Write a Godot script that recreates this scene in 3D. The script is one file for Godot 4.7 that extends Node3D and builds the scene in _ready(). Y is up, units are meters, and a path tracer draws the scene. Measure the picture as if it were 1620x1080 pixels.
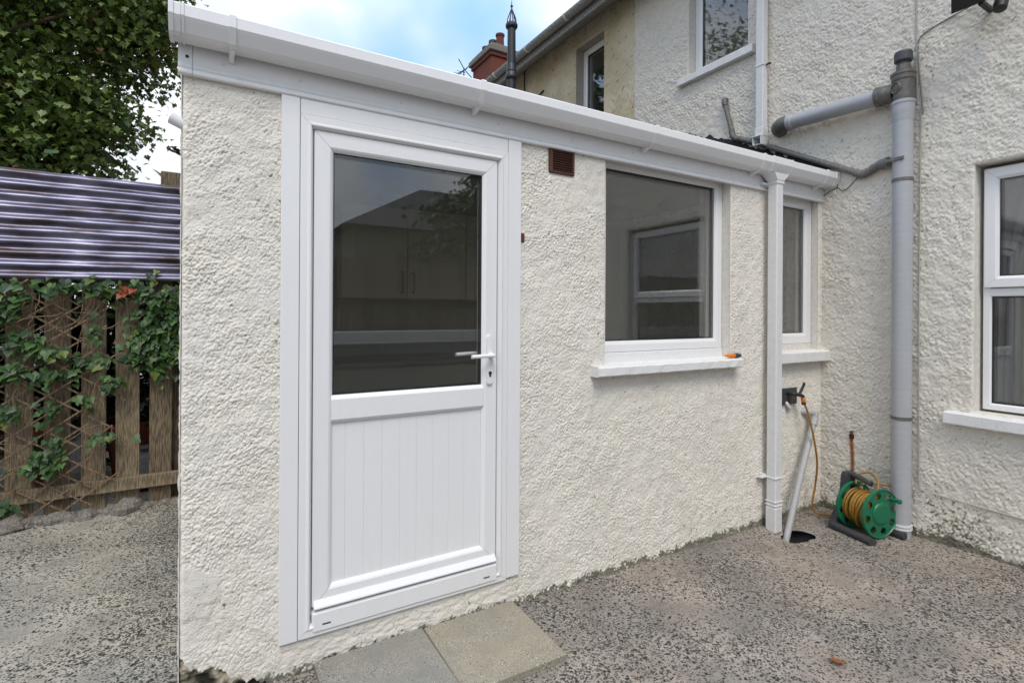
extends Node3D

const XH := 3.68          # plane of the house's rear wall
const XL := -0.325        # end of the extension
const GY := -0.135        # level of the concrete
var names := {}
var M := {}
var rng := RandomNumberGenerator.new()


# ------------------------------------------------------------------ mesh builder
class MB:
	var v := PackedVector3Array()
	var n := PackedVector3Array()
	var c := PackedColorArray()
	var uv := PackedVector2Array()
	var col := Color(1, 1, 1)
	var use_col := false
	var use_uv := false

	func tri(a: Vector3, b: Vector3, d: Vector3, na: Vector3, nb: Vector3, nd: Vector3, ua := Vector2.ZERO, ub := Vector2.ZERO, ud := Vector2.ZERO) -> void:
		if (b - a).cross(d - a).dot(na + nb + nd) > 0.0:
			v.append(a); v.append(d); v.append(b)
			n.append(na); n.append(nd); n.append(nb)
			uv.append(ua); uv.append(ud); uv.append(ub)
		else:
			v.append(a); v.append(b); v.append(d)
			n.append(na); n.append(nb); n.append(nd)
			uv.append(ua); uv.append(ub); uv.append(ud)
		c.append(col); c.append(col); c.append(col)

	func flat(a: Vector3, b: Vector3, d: Vector3, toward: Vector3) -> void:
		var m := (b - a).cross(d - a)
		if m.length_squared() < 1e-16:
			return
		m = m.normalized()
		if m.dot(toward) < 0.0:
			m = -m
		tri(a, b, d, m, m, m)

	func quad(a: Vector3, b: Vector3, d: Vector3, e: Vector3, toward: Vector3) -> void:
		flat(a, b, d, toward)
		flat(a, d, e, toward)

	func smooth(a, b, d, e, na, nb, nd, ne) -> void:
		tri(a, b, d, na, nb, nd)
		tri(a, d, e, na, nd, ne)

	# box with chamfered edges
	func bbox(lo: Vector3, hi: Vector3, b := 0.002) -> void:
		var m := (lo + hi) / 2.0
		var h := (hi - lo) / 2.0
		b = minf(b, minf(h.x, minf(h.y, h.z)) * 0.45)
		for ax in 3:
			var a1 := (ax + 1) % 3
			var a2 := (ax + 2) % 3
			for s in [-1.0, 1.0]:
				var p := []
				for k in [[-1, -1], [1, -1], [1, 1], [-1, 1]]:
					var q := Vector3.ZERO
					q[ax] = s * h[ax]; q[a1] = k[0] * (h[a1] - b); q[a2] = k[1] * (h[a2] - b)
					p.append(m + q)
				var t := Vector3.ZERO
				t[ax] = s
				quad(p[0], p[1], p[2], p[3], t)
		for ax in 3:
			var a1 := (ax + 1) % 3
			var a2 := (ax + 2) % 3
			for s1 in [-1.0, 1.0]:
				for s2 in [-1.0, 1.0]:
					var p := []
					for k in [[-1, 0], [1, 0], [1, 1], [-1, 1]]:
						var q := Vector3.ZERO
						q[ax] = k[0] * (h[ax] - b)
						q[a1] = s1 * (h[a1] - (b if k[1] == 1 else 0.0))
						q[a2] = s2 * (h[a2] - (b if k[1] == 0 else 0.0))
						p.append(m + q)
					var t := Vector3.ZERO
					t[a1] = s1; t[a2] = s2
					quad(p[0], p[1], p[2], p[3], t)
		for sx in [-1.0, 1.0]:
			for sy in [-1.0, 1.0]:
				for sz in [-1.0, 1.0]:
					var s := Vector3(sx, sy, sz)
					flat(m + s * (h - Vector3(0, b, b)), m + s * (h - Vector3(b, 0, b)), m + s * (h - Vector3(b, b, 0)), s)

	# convex or concave outline poly (2D) swept from p to p+along; ax, ay are the outline's axes
	func extrude(poly: PackedVector2Array, p: Vector3, ax: Vector3, ay: Vector3, along: Vector3, caps := true) -> void:
		var area := 0.0
		for i in poly.size():
			var a := poly[i]
			var b := poly[(i + 1) % poly.size()]
			area += a.x * b.y - b.x * a.y
		var s := 1.0 if area > 0 else -1.0
		for i in poly.size():
			var a := poly[i]
			var b := poly[(i + 1) % poly.size()]
			var d := (b - a)
			var o := Vector2(d.y, -d.x) * s
			var A := p + ax * a.x + ay * a.y
			var B := p + ax * b.x + ay * b.y
			quad(A, B, B + along, A + along, ax * o.x + ay * o.y)
		if caps:
			var t := Geometry2D.triangulate_polygon(poly)
			for i in range(0, t.size(), 3):
				var q := []
				for k in 3:
					q.append(p + ax * poly[t[i + k]].x + ay * poly[t[i + k]].y)
				flat(q[0], q[1], q[2], -along)
				flat(q[0] + along, q[1] + along, q[2] + along, along)

	# round tube along points
	func tube(pts: Array, r: float, sides := 12, caps := true, radii := []) -> void:
		var up := Vector3(0.13, 0.99, 0.05)
		var rings := []
		var prev := Vector3.ZERO
		for i in pts.size():
			var d: Vector3
			if i == 0:
				d = pts[1] - pts[0]
			elif i == pts.size() - 1:
				d = pts[i] - pts[i - 1]
			else:
				d = (pts[i + 1] - pts[i]).normalized() + (pts[i] - pts[i - 1]).normalized()
			d = d.normalized()
			var x: Vector3
			if i == 0:
				x = up.cross(d)
				if x.length() < 0.2:
					x = Vector3.RIGHT.cross(d)
			else:
				x = prev - d * prev.dot(d)
			x = x.normalized()
			prev = x
			var y := d.cross(x)
			var ring := []
			var rr: float = radii[i] if radii.size() else r
			for k in sides:
				var a := TAU * k / sides
				var nn := x * cos(a) + y * sin(a)
				ring.append([pts[i] + nn * rr, nn])
			rings.append(ring)
		for i in pts.size() - 1:
			for k in sides:
				var a = rings[i][k]; var b = rings[i][(k + 1) % sides]
				var d = rings[i + 1][(k + 1) % sides]; var e = rings[i + 1][k]
				smooth(a[0], b[0], d[0], e[0], a[1], b[1], d[1], e[1])
		if caps:
			for k in range(1, sides - 1):
				flat(rings[0][0][0], rings[0][k][0], rings[0][k + 1][0], pts[0] - pts[1])
				var l := pts.size() - 1
				flat(rings[l][0][0], rings[l][k][0], rings[l][k + 1][0], pts[l] - pts[l - 1])

	# profile of [radius, height] turned round an axis
	func lathe(prof: Array, at: Vector3, axis := Vector3.UP, sides := 24) -> void:
		axis = axis.normalized()
		var x := axis.cross(Vector3(0.31, 0.2, 0.93)).normalized()
		var y := axis.cross(x)
		for i in prof.size() - 1:
			var p: Array = prof[i]
			var q: Array = prof[i + 1]
			var dr: float = q[0] - p[0]
			var dh: float = q[1] - p[1]
			if absf(dr) + absf(dh) < 1e-7:
				continue
			for k in sides:
				var r0 := x * cos(TAU * k / sides) + y * sin(TAU * k / sides)
				var r1 := x * cos(TAU * (k + 1) / sides) + y * sin(TAU * (k + 1) / sides)
				var n0 := (r0 * dh - axis * dr).normalized()
				var n1 := (r1 * dh - axis * dr).normalized()
				smooth(at + r0 * p[0] + axis * p[1], at + r1 * p[0] + axis * p[1], at + r1 * q[0] + axis * q[1], at + r0 * q[0] + axis * q[1], n0, n1, n1, n0)

	func mesh() -> ArrayMesh:
		var a := []
		a.resize(Mesh.ARRAY_MAX)
		a[Mesh.ARRAY_VERTEX] = v
		a[Mesh.ARRAY_NORMAL] = n
		if use_col:
			a[Mesh.ARRAY_COLOR] = c
		if use_uv:
			a[Mesh.ARRAY_TEX_UV] = uv
		var m := ArrayMesh.new()
		m.add_surface_from_arrays(Mesh.PRIMITIVE_TRIANGLES, a)
		return m


# ------------------------------------------------------------------ helpers
func numbered(called: String) -> String:
	names[called] = names.get(called, 0) + 1
	return called if names[called] == 1 else "%s_%03d" % [called, names[called] - 1]

func thing(called: String, label: String, category: String, at := Vector3.ZERO, group := "", kind := "") -> Node3D:
	var o := Node3D.new()
	o.name = numbered(called)
	add_child(o)
	o.position = at
	tag(o, label, category, group, kind)
	return o

func tag(o: Node3D, label: String, category: String, group := "", kind := "") -> void:
	if label: o.set_meta("label", label)
	if category: o.set_meta("category", category)
	if group: o.set_meta("group", group)
	if kind: o.set_meta("kind", kind)

func obj(called: String, mesh: Mesh, material: Material, parent: Node3D = self) -> MeshInstance3D:
	var o := MeshInstance3D.new()
	o.name = numbered(called) if parent == self else called
	o.mesh = mesh
	o.material_override = material
	parent.add_child(o, true)
	return o

func single(called: String, mesh: Mesh, material: Material, label: String, category: String, group := "", kind := "") -> MeshInstance3D:
	var o := obj(called, mesh, material)
	tag(o, label, category, group, kind)
	return o

func holder(called: String, parent: Node3D) -> Node3D:
	var o := Node3D.new()
	o.name = called
	parent.add_child(o, true)
	return o

func bx(parent: Node3D, called: String, lo: Vector3, hi: Vector3, material: Material, bevel := 0.002) -> MeshInstance3D:
	var b := MB.new()
	b.bbox(Vector3(minf(lo.x, hi.x), minf(lo.y, hi.y), minf(lo.z, hi.z)), Vector3(maxf(lo.x, hi.x), maxf(lo.y, hi.y), maxf(lo.z, hi.z)), bevel)
	return obj(called, b.mesh(), material, parent)

func tb(parent: Node3D, called: String, pts: Array, r: float, material: Material, sides := 14) -> MeshInstance3D:
	var b := MB.new()
	b.tube(pts, r, sides)
	return obj(called, b.mesh(), material, parent)

func curve(pts: Array, steps := 6) -> Array:
	var out := []
	for i in pts.size() - 1:
		var p0: Vector3 = pts[maxi(i - 1, 0)]
		var p1: Vector3 = pts[i]
		var p2: Vector3 = pts[i + 1]
		var p3: Vector3 = pts[mini(i + 2, pts.size() - 1)]
		for k in steps:
			out.append(p1.cubic_interpolate(p2, p0, p3, float(k) / steps))
	out.append(pts[-1])
	return out

func lin(r: float, g: float, b: float) -> Color:
	return Color(r, g, b).linear_to_srgb()

func mat(color: Color, rough := 0.6, metal := 0.0, spec := 0.5) -> StandardMaterial3D:
	var m := StandardMaterial3D.new()
	m.albedo_color = color
	m.roughness = rough
	m.metallic = metal
	m.metallic_specular = spec
	return m

func noise(kind: int, freq: float, sd: int, octaves := 3) -> FastNoiseLite:
	var f := FastNoiseLite.new()
	f.noise_type = kind
	f.frequency = freq
	f.seed = sd
	f.fractal_octaves = octaves
	f.fractal_type = FastNoiseLite.FRACTAL_FBM if octaves > 1 else FastNoiseLite.FRACTAL_NONE
	return f

func ntex(f: FastNoiseLite, size := 512, ramp = null, normal := false, strength := 4.0) -> NoiseTexture2D:
	var t := NoiseTexture2D.new()
	t.width = size
	t.height = size
	t.seamless = true
	t.noise = f
	t.as_normal_map = normal
	t.bump_strength = strength
	if ramp:
		var g := Gradient.new()
		var offs := PackedFloat32Array()
		var cols := PackedColorArray()
		for r in ramp:
			offs.append(r[0]); cols.append(r[1])
		g.offsets = offs
		g.colors = cols
		t.color_ramp = g
	return t

# a colour texture with blotches and a fine bump, mapped in world space
func grained(color: Color, rough: float, spread: float, tile: float, bump_cm: float, freq := 0.02, sd := 1) -> StandardMaterial3D:
	var m := mat(color, rough)
	m.uv1_triplanar = true
	m.uv1_world_triplanar = true
	m.uv1_scale = Vector3.ONE / tile
	m.albedo_texture = ntex(noise(FastNoiseLite.TYPE_SIMPLEX_SMOOTH, freq, sd, 5), 512, [[0.15, Color(1, 1, 1) * (1.0 - spread) + Color(0, 0, 0, 1)], [0.85, Color(1, 1, 1)]])
	if bump_cm > 0:
		m.heightmap_enabled = true
		m.heightmap_scale = bump_cm
		m.heightmap_texture = ntex(noise(FastNoiseLite.TYPE_SIMPLEX_SMOOTH, freq * 2.0, sd + 7, 4), 512)
	return m

# four mitred bars round an opening; prof: [inset from the outer edge, height above the plane]
# o: plane origin, ux/uy: axes in the plane, un: towards the viewer
func mitred(parent: Node3D, r: Rect2, prof: Array, o: Vector3, ux: Vector3, uy: Vector3, un: Vector3, material: Material, called := ["stile", "rail"], gap := 0.0006) -> void:
	var c := [r.position, Vector2(r.end.x, r.position.y), r.end, Vector2(r.position.x, r.end.y)]
	var dirs := [Vector2(1, 1), Vector2(-1, 1), Vector2(-1, -1), Vector2(1, -1)]
	for i in 4:
		var j := (i + 1) % 4
		var along: Vector2 = (c[j] - c[i]).normalized()
		var b := MB.new()
		var inward: Vector2 = (dirs[i] + dirs[j]) * 0.5
		for k in prof.size() - 1:
			var p: Array = prof[k]
			var q: Array = prof[k + 1]
			var a0: Vector2 = c[i] + dirs[i] * p[0] + along * gap
			var a1: Vector2 = c[j] + dirs[j] * p[0] - along * gap
			var b0: Vector2 = c[i] + dirs[i] * q[0] + along * gap
			var b1: Vector2 = c[j] + dirs[j] * q[0] - along * gap
			var f := func(w: Vector2, z: float) -> Vector3: return o + ux * w.x + uy * w.y + un * z
			var dz: float = q[1] - p[1]
			var di: float = q[0] - p[0]
			var t: Vector3 = (ux * inward.x + uy * inward.y) * (-dz) + un * di
			b.quad(f.call(a0, p[1]), f.call(a1, p[1]), f.call(b1, q[1]), f.call(b0, q[1]), t)
		obj(called[1] if i % 2 == 0 else called[0], b.mesh(), material, parent)

# double glazing: two panes and a dark spacer between them
func glazing(parent: Node3D, r: Rect2, o: Vector3, ux: Vector3, uy: Vector3, un: Vector3) -> void:
	var cc := r.get_center()
	for z in [0.0, -0.022]:
		var bm := BoxMesh.new()
		bm.size = Vector3(r.size.x + 0.02, r.size.y + 0.02, 0.004)
		var p := obj("pane", bm, M.glass, parent)
		p.transform = Transform3D(Basis(ux, uy, ux.cross(uy)), o + ux * cc.x + uy * cc.y + un * z)
	mitred(parent, r.grow(0.012), [[0.0, -0.018], [0.0, -0.004], [0.020, -0.004], [0.020, -0.018]], o, ux, uy, un, M.rubber, ["spacer", "spacer"], 0.0)
	mitred(parent, r.grow(0.004), [[0.0, 0.0025], [0.0, 0.006], [0.007, 0.004], [0.007, 0.0025]], o, ux, uy, un, M.rubber, ["gasket", "gasket"], 0.0)

# ------------------------------------------------------------------ rough-cast walls
var n_cell: FastNoiseLite
var n_cell2: FastNoiseLite
var n_fine: FastNoiseLite
var n_low: FastNoiseLite
var n_mid: FastNoiseLite

func make_noises() -> void:
	n_cell = noise(FastNoiseLite.TYPE_CELLULAR, 1.0 / 7.6, 3, 1)
	n_cell.cellular_return_type = FastNoiseLite.RETURN_DISTANCE
	n_cell.domain_warp_enabled = true
	n_cell.domain_warp_amplitude = 2.5
	n_cell.domain_warp_frequency = 0.06
	n_cell.domain_warp_fractal_type = FastNoiseLite.DOMAIN_WARP_FRACTAL_NONE
	n_cell2 = noise(FastNoiseLite.TYPE_CELLULAR, 1.0 / 15.0, 11, 1)
	n_cell2.cellular_return_type = FastNoiseLite.RETURN_DISTANCE
	n_fine = noise(FastNoiseLite.TYPE_SIMPLEX_SMOOTH, 1.0 / 20.0, 5, 2)
	n_low = noise(FastNoiseLite.TYPE_SIMPLEX_SMOOTH, 1.0 / 420.0, 8, 3)
	n_mid = noise(FastNoiseLite.TYPE_SIMPLEX_SMOOTH, 1.0 / 60.0, 9, 3)

# height of rough-cast in metres, 0 to about 9 mm
func rough(u: float, v: float) -> float:
	var a := u * 1000.0
	var b := v * 1000.0
	var blob := clampf(-n_cell.get_noise_2d(a, b), 0.0, 1.0)
	var grit := clampf(-n_cell2.get_noise_2d(a, b), 0.0, 1.0)
	var f := n_fine.get_noise_2d(a, b)
	var dome := smoothstep(0.12, 0.80, blob)
	var small := smoothstep(0.15, 0.85, grit)
	return clampf(0.58 * dome + 0.36 * small + 0.24 * f, 0.0, 1.4)

func cuts(lo: float, hi: float, extra: Array, cell: float) -> PackedFloat32Array:
	var e := [lo, hi]
	for x in extra:
		if x > lo + 0.001 and x < hi - 0.001 and not e.has(x):
			e.append(x)
	e.sort()
	var out := PackedFloat32Array()
	for i in e.size() - 1:
		var k := int(ceil((e[i + 1] - e[i]) / cell))
		for j in k:
			out.append(lerpf(e[i], e[i + 1], float(j) / k))
	out.append(hi)
	return out

# a wall of small displaced cells. put: (u, v, height) -> point. relief: (u, v) -> height. paint: (u, v, height) -> linear colour
func cast_wall(parent: Node3D, called: String, ur: Vector2, vr: Vector2, holes: Array, cell: float, put: Callable, relief: Callable, paint: Callable, facing: Vector3, material: Material) -> MeshInstance3D:
	var eu := []
	var ev := []
	for h in holes:
		eu.append(h.position.x); eu.append(h.end.x); ev.append(h.position.y); ev.append(h.end.y)
	var us := cuts(ur.x, ur.y, eu, cell)
	var vs := cuts(vr.x, vr.y, ev, cell)
	var nu := us.size()
	var nv := vs.size()
	var P := PackedVector3Array()
	var C := PackedColorArray()
	P.resize(nu * nv)
	C.resize(nu * nv)
	for j in nv:
		for i in nu:
			var taper := 1.0
			for h in holes:
				var dx := maxf(h.position.x - us[i], us[i] - h.end.x)
				var dy := maxf(h.position.y - vs[j], vs[j] - h.end.y)
				var d := maxf(dx, dy)
				if d < 0.014:
					taper = minf(taper, clampf(d / 0.014, 0.0, 1.0))
			var hh: float = relief.call(us[i], vs[j]) * sqrt(taper)
			P[j * nu + i] = put.call(us[i], vs[j], hh)
			C[j * nu + i] = paint.call(us[i], vs[j], hh)
	var N := PackedVector3Array()
	N.resize(nu * nv)
	for j in nv:
		for i in nu:
			var a := P[j * nu + mini(i + 1, nu - 1)] - P[j * nu + maxi(i - 1, 0)]
			var b := P[mini(j + 1, nv - 1) * nu + i] - P[maxi(j - 1, 0) * nu + i]
			var m := a.cross(b).normalized()
			N[j * nu + i] = m if m.dot(facing) > 0 else -m
	var I := PackedInt32Array()
	var p0 := P[0]
	var flip := (P[nu - 1] - p0).cross(P[(nv - 1) * nu] - p0).dot(facing) > 0
	for j in nv - 1:
		var vm := (vs[j] + vs[j + 1]) / 2.0
		for i in nu - 1:
			var um := (us[i] + us[i + 1]) / 2.0
			var skip := false
			for h in holes:
				if h.has_point(Vector2(um, vm)):
					skip = true
			if skip:
				continue
			var a := j * nu + i
			var q := [a, a + 1, a + nu + 1, a, a + nu + 1, a + nu]
			if flip:
				q = [a, a + nu + 1, a + 1, a, a + nu, a + nu + 1]
			for k in q:
				I.append(k)
	var arr := []
	arr.resize(Mesh.ARRAY_MAX)
	arr[Mesh.ARRAY_VERTEX] = P
	arr[Mesh.ARRAY_NORMAL] = N
	arr[Mesh.ARRAY_COLOR] = C
	arr[Mesh.ARRAY_INDEX] = I
	var am := ArrayMesh.new()
	am.add_surface_from_arrays(Mesh.PRIMITIVE_TRIANGLES, arr)
	return obj(called, am, material, parent)

const CREAM := Color(0.735, 0.698, 0.632)
const GRIME := Color(0.075, 0.07, 0.05)
const MOSS := Color(0.13, 0.14, 0.075)

# cream masonry paint with specks of dirt that sit in grains; amount: how much dirt there is here
func painted(u: float, v: float, amount: float, base: Color) -> Color:
	var a := u * 1000.0
	var b := v * 1000.0
	var tone := 1.0 + 0.06 * n_low.get_noise_2d(a, b) + 0.05 * n_mid.get_noise_2d(a + 900.0, b)
	var c := Color(base.r * tone, base.g * tone, base.b * (tone - 0.03 * n_low.get_noise_2d(a * 1.7, b + 333.0)))
	var g := n_fine.get_noise_2d(a * 1.1 + 5000.0, b * 1.1) * 0.7 + n_mid.get_noise_2d(a + 400.0, b * 1.3) * 0.65
	var k := clampf((g - 0.60 + amount + 0.16 * n_low.get_noise_2d(a * 0.8 + 90.0, b * 0.8)) * 5.0, 0.0, 1.0)
	if k > 0.0:
		var dirt := GRIME.lerp(MOSS, clampf(n_mid.get_noise_2d(a * 0.5, b * 0.5 + 77.0) * 2.0 + 0.4, 0.0, 1.0))
		c = c.lerp(dirt, k * 0.85)
	# sparse black specks of lichen
	var sp := n_cell2.get_noise_2d(a * 0.45 + 3000.0, b * 0.45)
	if sp < -0.93 and n_mid.get_noise_2d(a * 0.4, b * 0.4 + 611.0) > 0.12:
		c = c.lerp(GRIME, 0.85)
	return c


# ------------------------------------------------------------------ scene
func _ready() -> void:
	rng.seed = 20
	camera_and_light()
	materials()
	make_noises()
	ground()
	extension()
	house()
	neighbour()
	side_passage()
	small_things()
	behind_camera()
	trees()


func camera_and_light() -> void:
	var cam := Camera3D.new()
	cam.name = "camera"
	cam.projection = Camera3D.PROJECTION_FRUSTUM
	cam.near = 0.05
	cam.far = 400.0
	cam.size = 0.05 * 1080.0 / 818.74
	cam.frustum_offset = Vector2(0, -0.05 * 46.1 / 818.74)
	cam.transform = Transform3D(Basis(Vector3.UP, -0.5291) * Basis(Vector3(0, 0, 1), 0.0059), Vector3(-0.2376, 1.2744, 2.1531))
	add_child(cam)
	cam.current = true
	var env := Environment.new()
	env.background_mode = Environment.BG_SKY
	env.tonemap_mode = Environment.TONE_MAPPER_LINEAR
	env.tonemap_exposure = 1.28
	env.sdfgi_enabled = true
	env.ssao_enabled = true
	env.ssil_enabled = true
	var sky := Sky.new()
	var pm := PanoramaSkyMaterial.new()
	pm.panorama = sky_picture()
	pm.energy_multiplier = 1.0
	sky.sky_material = pm
	env.sky = sky
	env.sky_rotation = Vector3(0, 4.8, 0)
	var we := WorldEnvironment.new()
	we.name = "world_environment"
	we.environment = env
	add_child(we)
	var sun := DirectionalLight3D.new()
	sun.name = "sun"
	sun.light_energy = 0.5
	sun.light_color = Color(1.0, 0.96, 0.9)
	sun.light_angular_distance = 24.0
	sun.shadow_enabled = true
	add_child(sun)
	sun.look_at_from_position(Vector3(-2.5, 8, 5.5), Vector3.ZERO)

# thin broken cloud over pale blue, the same all round
func sky_picture() -> ImageTexture:
	var w := 768
	var h := 384
	var im := Image.create(w, h, false, Image.FORMAT_RGBF)
	var f := noise(FastNoiseLite.TYPE_SIMPLEX_SMOOTH, 1.1, 41, 5)
	var g := noise(FastNoiseLite.TYPE_SIMPLEX_SMOOTH, 0.8, 12, 3)
	for j in h:
		var e := PI * (0.5 - (j + 0.5) / h)
		var y := sin(e)
		for i in w:
			var a := TAU * (i + 0.5) / w
			var d := Vector3(cos(a) * cos(e), y, sin(a) * cos(e))
			var yy := maxf(y, 0.0)
			var q := d * (1.6 / (yy + 0.6))
			var cl := clampf(0.50 + f.get_noise_3d(q.x, q.y * 0.5, q.z) * 1.35, 0.0, 1.0)
			cl = lerpf(cl, 1.0, pow(1.0 - yy, 4.0) * 0.9)
			var blue := Vector3(0.34, 0.60, 1.0).lerp(Vector3(0.62, 0.80, 1.02), pow(1.0 - yy, 4.0))
			var shade := 1.0 + 0.22 * g.get_noise_3d(q.x * 1.5 + 9.0, q.y, q.z * 1.5)
			var white := Vector3(1.04, 1.065, 1.10) * shade
			var c := blue.lerp(white, smoothstep(0.0, 1.0, cl)) * (0.62 + 0.68 * yy)
			if y < 0.0:
				c = Vector3(0.22, 0.21, 0.20)
			im.set_pixel(i, j, Color(c.x, c.y, c.z))
	return ImageTexture.create_from_image(im)


func materials() -> void:
	M.wall = mat(Color(1, 1, 1), 0.85, 0, 0.3)
	M.wall.vertex_color_use_as_albedo = true
	M.wall.uv1_triplanar = true
	M.wall.uv1_world_triplanar = true
	M.wall.uv1_scale = Vector3.ONE / 0.8
	M.wall.heightmap_enabled = true
	M.wall.heightmap_scale = 0.2
	var grit := noise(FastNoiseLite.TYPE_CELLULAR, 0.15, 4, 2)
	grit.cellular_return_type = FastNoiseLite.RETURN_DISTANCE
	M.wall.heightmap_texture = ntex(grit, 1024)
	M.wall.heightmap_flip_texture = false
	M.cream = grained(lin(0.70, 0.67, 0.615), 0.8, 0.06, 0.5, 0.12, 0.02, 14)
	M.plaster = grained(lin(0.40, 0.37, 0.31), 0.9, 0.04, 0.8, 0.0, 0.02, 15)
	M.sill = grained(lin(0.78, 0.78, 0.78), 0.7, 0.05, 0.3, 0.10, 0.03, 16)
	M.upvc = grained(lin(0.79, 0.79, 0.80), 0.30, 0.008, 0.9, 0.0, 0.012, 17)
	M.upvc_old = grained(lin(0.72, 0.725, 0.735), 0.42, 0.035, 0.6, 0.0, 0.02, 18)
	M.rubber = mat(lin(0.012, 0.012, 0.013), 0.55)
	M.seal = mat(lin(0.05, 0.05, 0.05), 0.8)
	M.glass = mat(lin(0.30, 0.33, 0.26), 0.0)
	M.glass.albedo_color.a = 0.014
	M.glass.transparency = BaseMaterial3D.TRANSPARENCY_ALPHA
	M.black = mat(lin(0.018, 0.018, 0.02), 0.5)
	M.iron = grained(lin(0.022, 0.026, 0.032), 0.45, 0.3, 0.4, 0.05, 0.03, 19)
	M.upvc.uv1_scale = Vector3(3.0, 0.7, 3.0)
	M.slate = grained(lin(0.028, 0.028, 0.03), 0.75, 0.5, 0.4, 0.4, 0.03, 20)
	M.terracotta = grained(lin(0.16, 0.055, 0.035), 0.8, 0.35, 0.2, 0.05, 0.03, 21)
	M.pipe = grained(lin(0.40, 0.413, 0.44), 0.38, 0.035, 0.7, 0.0, 0.015, 22)
	M.pipe.uv1_scale = Vector3(0.9, 4.0, 0.9)
	M.pipe_dark = grained(lin(0.16, 0.155, 0.14), 0.45, 0.2, 0.4, 0.0, 0.02, 23)
	M.waste = grained(lin(0.22, 0.215, 0.20), 0.5, 0.3, 0.3, 0.0, 0.03, 24)
	M.waste_pale = grained(lin(0.46, 0.46, 0.47), 0.5, 0.12, 0.3, 0.0, 0.03, 34)
	M.wood = wood(lin(0.29, 0.225, 0.15), 25)
	M.wood_dark = wood(lin(0.22, 0.165, 0.11), 26)
	M.trellis = wood(lin(0.27, 0.18, 0.115), 27)
	M.green = mat(lin(0.006, 0.14, 0.065), 0.4)
	M.grey = grained(lin(0.055, 0.058, 0.065), 0.5, 0.15, 0.3, 0.0, 0.03, 28)
	M.hose = grained(lin(0.42, 0.215, 0.03), 0.42, 0.3, 0.25, 0.0, 0.03, 29)
	M.orange = mat(lin(0.75, 0.22, 0.02), 0.4)
	M.brick = grained(lin(0.24, 0.06, 0.035), 0.9, 0.45, 0.5, 0.3, 0.04, 30)
	M.tile = grained(lin(0.20, 0.05, 0.03), 0.85, 0.4, 0.5, 0.2, 0.04, 31)
	M.roof_far = grained(lin(0.10, 0.095, 0.095), 0.8, 0.3, 0.6, 0.3, 0.04, 32)
	M.stone = grained(lin(0.34, 0.31, 0.27), 0.95, 0.45, 0.25, 0.6, 0.03, 33)


func wood(c: Color, sd: int) -> StandardMaterial3D:
	var m := mat(c, 0.85)
	m.uv1_triplanar = true
	m.uv1_world_triplanar = true
	m.uv1_scale = Vector3(9.0, 0.9, 9.0)
	m.albedo_texture = ntex(noise(FastNoiseLite.TYPE_SIMPLEX_SMOOTH, 0.02, sd, 5), 512, [[0.1, Color(0.5, 0.5, 0.5)], [0.55, Color(0.85, 0.85, 0.82)], [0.9, Color(1, 1, 1)]])
	m.heightmap_enabled = true
	m.heightmap_scale = 0.1
	m.heightmap_texture = m.albedo_texture
	return m


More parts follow.
